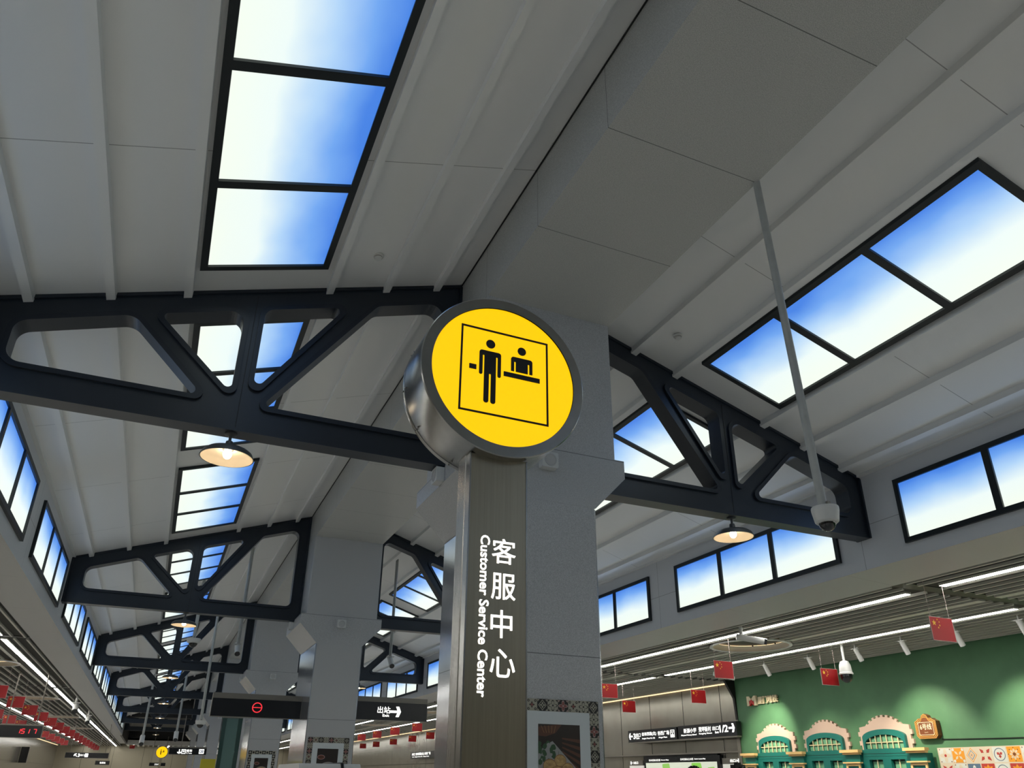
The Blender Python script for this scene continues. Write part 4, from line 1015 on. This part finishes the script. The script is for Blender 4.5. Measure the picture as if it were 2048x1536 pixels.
# operator logo
t = thing('wall_logo', 'cream and red raised metro logo and characters on the green wall', 'logo', (XG, 14.2, 3.2))
my0, my1, mz0, mz1 = 14.655, 14.345, 3.167, 3.378
def my(u, v): return (my0+(my1-my0)*u, mz0+(mz1-mz0)*v)
mo = [my(*p) for p in ((0, 0), (0, 1), (.24, 1), (.5, .66), (.76, 1), (1, 1), (1, 0), (.78, 0), (.78, .42), (.5, .05), (.22, .42), (.22, 0))]
s_ = MB(); s_.prism([my(*p) for p in ((0, 0), (.24, 0), (.24, 1), (0, 1))], 'x', XG-.07, XG-.02); s_.prism([my(*p) for p in ((.76, 0), (1, 0), (1, 1), (.76, 1))], 'x', XG-.07, XG-.02); s_.prism([my(*p) for p in ((.1, 1), (.24, 1), (.5, .68), (.76, 1), (.9, 1), (.9, .72), (.5, .30), (.1, .72))], 'x', XG-.0705, XG-.02)
s_.build('letter_mark', LOGOC, t)
s_ = MB(); s_.prism([my(*p) for p in ((.26, 0), (.26, .38), (.5, .66), (.74, .38), (.74, 0), (.5, .25))], 'x', XG-.075, XG-.02); s_.build('red_insert', LOGOR, t)
sh = MB()
for k in range(6): text('厦门地铁', (XG-.03-.008*k, 14.29, 3.19), (0, -1, 0), (0, 0, 1), h=.155, width=.63, bold=.014, depth=0, mb=sh)
sh.build('lettering', LOGOC, t)
# plaque
t = thing('wall_plaque', 'brown plaque with gold outline and a stepped crown on the green wall', 'plaque', (XG, 10.04, 2.3))
yc, z0, z1, hw = 10.035, 2.305, 2.64, .215
def plq(g):
    h, a, b = hw-g, z0+g, z1-g; c = .05
    return ccw([(yc-h, a+c), (yc-h+c, a), (yc+h-c, a), (yc+h, a+c), (yc+h, b-c), (yc+h-c, b-c*.5), (yc+h-c*1.6, b), (yc+.075, b), (yc+.05, b+.05), (yc, b+.075-g*.3), (yc-.05, b+.05), (yc-.075, b), (yc-h+c*1.6, b), (yc-h+c, b-c*.5), (yc-h, b-c)])
yz(m_ := MB(), plq(0), XG-.10, XG); m_.build('board', BROWN, t)
s_ = MB()
for g in (.004, .022, .04): s_.ringp(plq(g), plq(g+.006), 'x', XG-.104-.002*g, XG-.10)
s_.build('gold_line', GOLDP, t)
s_ = MB(); A = [(yc-.15, z0+.06), (yc+.15, z0+.06), (yc+.15, z1-.065), (yc-.15, z1-.065)]; s_.ringp(A, inset(A, .007), 'x', XG-.105, XG-.10)
text('6号线', (XG-.105, yc+.115, z0+.145), (0, -1, 0), (0, 0, 1), h=.10, width=.23, bold=.012, depth=0, mb=s_); text('Line 6', (XG-.105, yc+.04, z0+.095), (0, -1, 0), (0, 0, 1), h=.02, width=.07, depth=0, mb=s_)
s_.build('lettering', PALEP, t)
# tile panel
TM = [mat('panel cream', (.62, .54, .42), rough=.4), mat('panel orange', (.72, .30, .03), rough=.4), mat('panel red', (.42, .05, .04), rough=.4), mat('panel blue', (.10, .16, .24), rough=.4), mat('panel pale', (.60, .62, .58), rough=.4), mat('panel brown', (.20, .07, .02), rough=.4)]
t = thing('tile_panel', 'panel of colourful patterned tiles on the green wall', 'tile panel', (XG, 8.0, .9))
MB().box(XG-.025, XG, 5.5, 9.96, .7, 2.155).build('board', TM[0], t)
tw = .2446
def ptile(mb, cy, cz, kd):
    h = tw*.46; x = XG-.026
    def lay(poly, mi, l): mb.prism(ccw(poly), 'x', x-.001*l, x-.001*(l-1), mi)
    sq = [(cy-h, cz-h), (cy+h, cz-h), (cy+h, cz+h), (cy-h, cz+h)]
    def pet(n, r0, r1, w_, mi, l, off=0.0):
        for j in range(n):
            a = off+2*PI*j/n; c_, s_ = math.cos(a), math.sin(a); rm = (r0+r1)/2
            lay([(cy+c_*r0, cz+s_*r0), (cy+c_*rm-s_*w_, cz+s_*rm+c_*w_), (cy+c_*r1, cz+s_*r1), (cy+c_*rm+s_*w_, cz+s_*rm-c_*w_)], mi, l)
    if kd == 0: lay(sq, 4, 1); lay(quatre(cy, cz, h*.95), 0, 2); lay(circ(cy, cz, h*.2, 16), 2, 3); pet(4, h*1.1, h*1.32, .012, 5, 2, PI/4)
    elif kd == 1:
        lay(sq, 1, 1); pet(4, .01, h*.85, .02, 0, 2, PI/4)
        for a in (1, -1):
            for b in (1, -1): lay(circ(cy+a*h*.78, cz+b*h*.78, h*.2, 12), 4, 2)
        lay(circ(cy, cz, h*.1, 10), 1, 3)
    elif kd == 2:
        lay(sq, 0, 1)
        for r_, mi in ((1.0, 1), (.86, 0), (.66, 3), (.54, 0), (.36, 1), (.26, 0), (.12, 5)): lay([(cy-h*r_*.85, cz), (cy, cz-h*r_), (cy+h*r_*.85, cz), (cy, cz+h*r_)], mi, 2+(1-r_)*6)
    elif kd == 3: lay(sq, 0, 1); pet(4, h*.3, h*1.15, .022, 2, 2, PI/4); pet(4, h*.4, h*.8, .03, 2, 3, PI/4)
    elif kd == 4: lay(sq, 4, 1); mb.ringp(circ(cy, cz, h*.85, 32), circ(cy, cz, h*.75, 32), 'x', x-.002, x-.001, 3); pet(3, 0, h*.5, .025, 2, 3, .5); lay(circ(cy, cz, h*.1, 10), 5, 4)
    elif kd == 5: lay(sq, 1, 1); pet(8, h*.2, h*.75, .02, 0, 2); lay(circ(cy, cz, h*.22, 16), 5, 3); [lay(circ(cy+h*.85*math.cos(j*PI/4), cz+h*.85*math.sin(j*PI/4), h*.08, 8), 5, 2) for j in range(8)]
    elif kd == 6: lay(sq, 2, 1); pet(8, h*.1, h*.9, .03, 1, 2); lay(circ(cy, cz, h*.3, 16), 0, 3)
    else: lay(sq, 3, 1); lay(quatre(cy, cz, h*.8), 4, 2); lay(quatre(cy, cz, h*.5), 3, 3)
tmb = MB(); seq = [[0, 1, 2, 3, 4, 5, 0, 6, 2, 1, 4, 3, 5, 7, 0, 1, 2, 3, 6], [3, 0, 7, 6, 4, 6, 2, 5, 0, 1, 7, 2, 6, 0, 3, 5, 1, 4, 2], [1, 4, 5, 2, 0, 3, 7, 1, 6, 2, 5, 0, 4, 3, 1, 7, 2, 6, 0], [2, 6, 0, 1, 5, 4, 3, 2, 7, 0, 1, 6, 2, 5, 4, 3, 0, 1, 7]]
for j in range(4):
    for k in range(19): ptile(tmb, 9.82-k*tw, 2.03-j*tw, seq[j][k])
tmb.build('tiles', TM, t)
t = thing('wall_cable', 'thin black cable running along the green wall above the tile panel', 'cable', (XG, 8, 2.28))
s_ = MB(); pts = [(XG-.012, y_, 2.29-.008*math.sin((9.8-y_)*1.3)-(9.8-y_)*.012) for y_ in [9.83-.35*k for k in range(13)]]
for a, b in zip(pts, pts[1:]): s_.tube(a, b, .008, .008, 6)
s_.build('cable_run', CABLE, t)

# ------------------------------------------------------------------ people seen only by the tops of their heads
def person(label, x, y, h, hold=False):
    t = thing('person', label, 'person', (x, y, 0))
    k = h/1.72
    J = {'pel': (0, 0, .92), 'ch': (0, .0, 1.28), 'nk': (0, -.01, 1.43), 'hd0': (0, -.005, 1.50), 'hd': (0, -.01, 1.60),
         'hl': (-.09, 0, .88), 'kl': (-.10, -.01, .50), 'al': (-.10, .02, .08), 'tl': (-.11, -.13, .03),
         'hr': (.09, 0, .88), 'kr': (.10, -.01, .50), 'ar': (.10, .02, .08), 'tr': (.11, -.13, .03), 'sl': (-.18, 0, 1.38), 'sr': (.18, 0, 1.38)}
    R_ = {'pel': .13, 'ch': .135, 'nk': .055, 'hd0': .07, 'hd': .085, 'hl': .09, 'kl': .06, 'al': .042, 'tl': .035, 'hr': .09, 'kr': .06, 'ar': .042, 'tr': .035, 'sl': .06, 'sr': .06}
    if hold: J.update({'el': (-.22, -.16, 1.30), 'wl': (-.08, -.24, 1.62), 'er': (.24, -.16, 1.30), 'wr': (.10, -.24, 1.64)})
    else: J.update({'el': (-.24, .02, 1.10), 'wl': (-.23, -.06, .86), 'er': (.24, .02, 1.10), 'wr': (.23, -.06, .86)})
    R_.update({'el': .042, 'wl': .03, 'er': .042, 'wr': .03})
    E_ = [('pel', 'ch'), ('ch', 'nk'), ('nk', 'hd0'), ('hd0', 'hd'), ('pel', 'hl'), ('hl', 'kl'), ('kl', 'al'), ('al', 'tl'), ('pel', 'hr'), ('hr', 'kr'), ('kr', 'ar'), ('ar', 'tr'), ('ch', 'sl'), ('sl', 'el'), ('el', 'wl'), ('ch', 'sr'), ('sr', 'er'), ('er', 'wr')]
    fg = {}
    for sd in ('l', 'r'):
        wx, wy, wz = J['w'+sd]; ex, ey, ez = J['e'+sd]; d = Vector((wx-ex, wy-ey, wz-ez)).normalized(); sgn = -1 if sd == 'l' else 1
        side = Vector((0, 1, 0)).cross(d).normalized()
        for n_ in range(4):
            b = Vector(J['w'+sd])+d*.07+side*(-.027+.018*n_); c_ = b+d*.045+Vector((0, .012, 0)); e_ = c_+d*(.03-abs(n_-1.5)*.006)+Vector((0, .018, 0))
            for nm, p in (('a', b), ('b', c_), ('c', e_)): J['f%s%d%s' % (sd, n_, nm)] = tuple(p); R_['f%s%d%s' % (sd, n_, nm)] = .0095
            J['p'+sd] = tuple(Vector(J['w'+sd])+d*.035); R_['p'+sd] = .028
            E_ += [('p'+sd, 'f%s%da' % (sd, n_)), ('f%s%da' % (sd, n_), 'f%s%db' % (sd, n_)), ('f%s%db' % (sd, n_), 'f%s%dc' % (sd, n_))]
        E_.append(('w'+sd, 'p'+sd))
        th = Vector(J['w'+sd])+d*.03-side*.035*sgn; J['t'+sd+'h'] = tuple(th); R_['t'+sd+'h'] = .011; th2 = th+d*.035-side*.015*sgn; J['t'+sd+'i'] = tuple(th2); R_['t'+sd+'i'] = .010
        E_ += [('p'+sd, 't'+sd+'h'), ('t'+sd+'h', 't'+sd+'i')]
    ks = list(J); me = bpy.data.meshes.new('body'); me.from_pydata([tuple(c*k for c in J[q]) for q in ks], [(ks.index(a), ks.index(b)) for a, b in E_], [])
    o = bpy.data.objects.new('body', me); COL.objects.link(o); o.parent = t
    sk = o.modifiers.new('skin', 'SKIN'); sb = o.modifiers.new('sub', 'SUBSURF'); sb.levels = 2; sb.render_levels = 2
    for q, v in zip(ks, me.skin_vertices[0].data): v.radius = (R_[q]*k, R_[q]*k*(.8 if q in ('ch', 'pel') else 1)); v.use_root = (q == 'pel')
    me.materials.append(SKIN)
    # face, hair and clothes
    hx, hy, hz = x, y-.01, 1.60*k
    f = MB(); f.ball((hx, hy-.012, hz-.005), .088*k, 20, 14, sc=(.88, 1.02, 1.22)); f.ball((hx, hy-.108, hz-.02), .014, 10, 8, sc=(.8, 1, 1.3)); f.ball((hx-.079, hy, hz-.01), .02, 8, 6, sc=(.5, 1, 1.3)); f.ball((hx+.079, hy, hz-.01), .02, 8, 6, sc=(.5, 1, 1.3)); f.build('face', SKIN, t)
    e = MB(); e.ball((hx-.03, hy-.092, hz+.01), .009, 8, 6); e.ball((hx+.03, hy-.092, hz+.01), .009, 8, 6); e.box(hx-.022, hx+.022, hy-.101, hy-.094, hz-.062, hz-.057); e.build('eyes_and_mouth', HAIR, t)
    hr = MB(); hr.ball((hx, hy+.015, hz+.028), .098*k, 22, 14, sc=(.93, 1.02, 1.10)); rr2 = random.Random(2)
    for q in range(110):
        a = rr2.random()*2*PI; ph = rr2.random()*1.1; dx, dy, dz = math.sin(ph)*math.cos(a), math.sin(ph)*math.sin(a), math.cos(ph)
        c0 = Vector((hx+.085*dx, hy+.015+.09*dy, hz+.028+.095*dz)); hr.tube(c0, c0+Vector((dx, dy, dz))*.026+Vector((rr2.random()-.5, rr2.random()-.5, 0))*.02, .011, .003, 5)
    hr.build('hair', HAIR, t)
    cm = CLOTH2 if hold else CLOTH1
    s_ = MB(); s_.lathe([(.075, 1.46*k), (.15, 1.42*k), (.20, 1.36*k), (.185, 1.15*k), (.175, .95*k), (.19, .82*k)], (x, y, 0), seg=28)
    for sd in ('l', 'r'):
        a, b, c_ = [Vector(J[q+sd])*k+Vector((x, y, 0)) for q in ('s', 'e', 'w')]; s_.ball(a, .085, 14, 10); s_.tube(a, b, .08, .055, 14); s_.tube(b, b+(c_-b)*.85, .056, .042, 14); s_.ball(b, .057, 12, 8)
    s_.build('jacket', cm, t)
    s_ = MB()
    for sx in (-1, 1): s_.tube((x+sx*.085*k, y, .92*k), (x+sx*.10*k, y-.01, .5*k), .105, .075, 16); s_.tube((x+sx*.10*k, y-.01, .5*k), (x+sx*.10*k, y+.02, .08*k), .075, .055, 16)
    s_.build('trousers', CLOTH2, t)
    s_ = MB()
    for sx in (-1, 1): s_.prism(rounded([(x+sx*.105-.045, y-.19), (x+sx*.105+.045, y-.19), (x+sx*.105+.045, y+.08), (x+sx*.105-.045, y+.08)], .03, 4), 'z', 0, .09)
    s_.build('shoe', HAIR, t)
    return t
person('person with short black hair standing below the beige wall, only the hair visible', 3.10, 7.9, 1.73)
person('person in black raising a camera, beside the black-haired person', 3.87, 8.4, 1.68, hold=True)
t = thing('handheld_camera', 'dark camera held up by the person in black', 'camera', (3.88, 8.12, 1.6))
MB().bevbox(3.80, 3.97, 8.04, 8.13, 1.66, 1.78, .01).build('body', HAIR, t); MB().tube((3.88, 8.04, 1.72), (3.88, 7.96, 1.72), .035, .035, 20).build('lens', GLOSSB, t)
MB().box(3.85, 3.91, 8.05, 8.11, 1.78, 1.805).build('viewfinder', HAIR, t)

# ------------------------------------------------------------------ kiosk top, glass lift and far items seen between the columns
t = thing('kiosk', 'silver rounded kiosk roof in front of the second column', 'kiosk', (-1.15, 8.6, 0))
MB().box(-1.12, -.52, 9.4, 10.9, 0, 1.58).build('cabinet', PLAS, t)
MB().prism(rounded(ccw([(9.35, 1.58), (10.95, 1.58), (10.95, 1.73), (9.35, 1.73)]), .07, 6), 'x', -1.17, -.47).build('roof_edge', PLAS, t)
MB().prism(rounded(ccw([(9.335, 1.57), (10.965, 1.57), (10.965, 1.745), (9.335, 1.745)]), .075, 6), 'x', -.70, -.67).build('band', BLACK, t)
t = thing('glass_lift', 'glass lift shaft with dark frame between the second and third columns', 'lift', (-.4, 26, 0))
for x in (-.235, -.72): MB().box(x-.06, x+.06, 27, 27.12, 0, 3.25).build('post', GLASS, t)
MB().box(-.78, -.17, 27.0, 27.15, 3.25, 3.33).build('roof', SIGNE, t)
gl = mat('lift glass', (.25, .42, .38), rough=.05); gl.node_tree.nodes['Principled BSDF'].inputs['Transmission Weight'].default_value = .9
MB().box(-.66, -.295, 27.04, 27.06, 0, 3.25).build('glass_pane', gl, t)
yb = mat('yellow board', (.55, .48, .03), rough=.5)
t = thing('notice_board', 'yellow notice board beside the glass lift at the bottom edge', 'notice board', (-1.6, 20, 0))
MB().box(-1.62, -1.3, 20, 20.06, 1.2, 1.93).build('panel', yb, t)
for xx in (-1.58, -1.34): MB().box(xx-.02, xx+.02, 20.02, 20.05, 0, 1.2).build('leg', SIGNE, t)
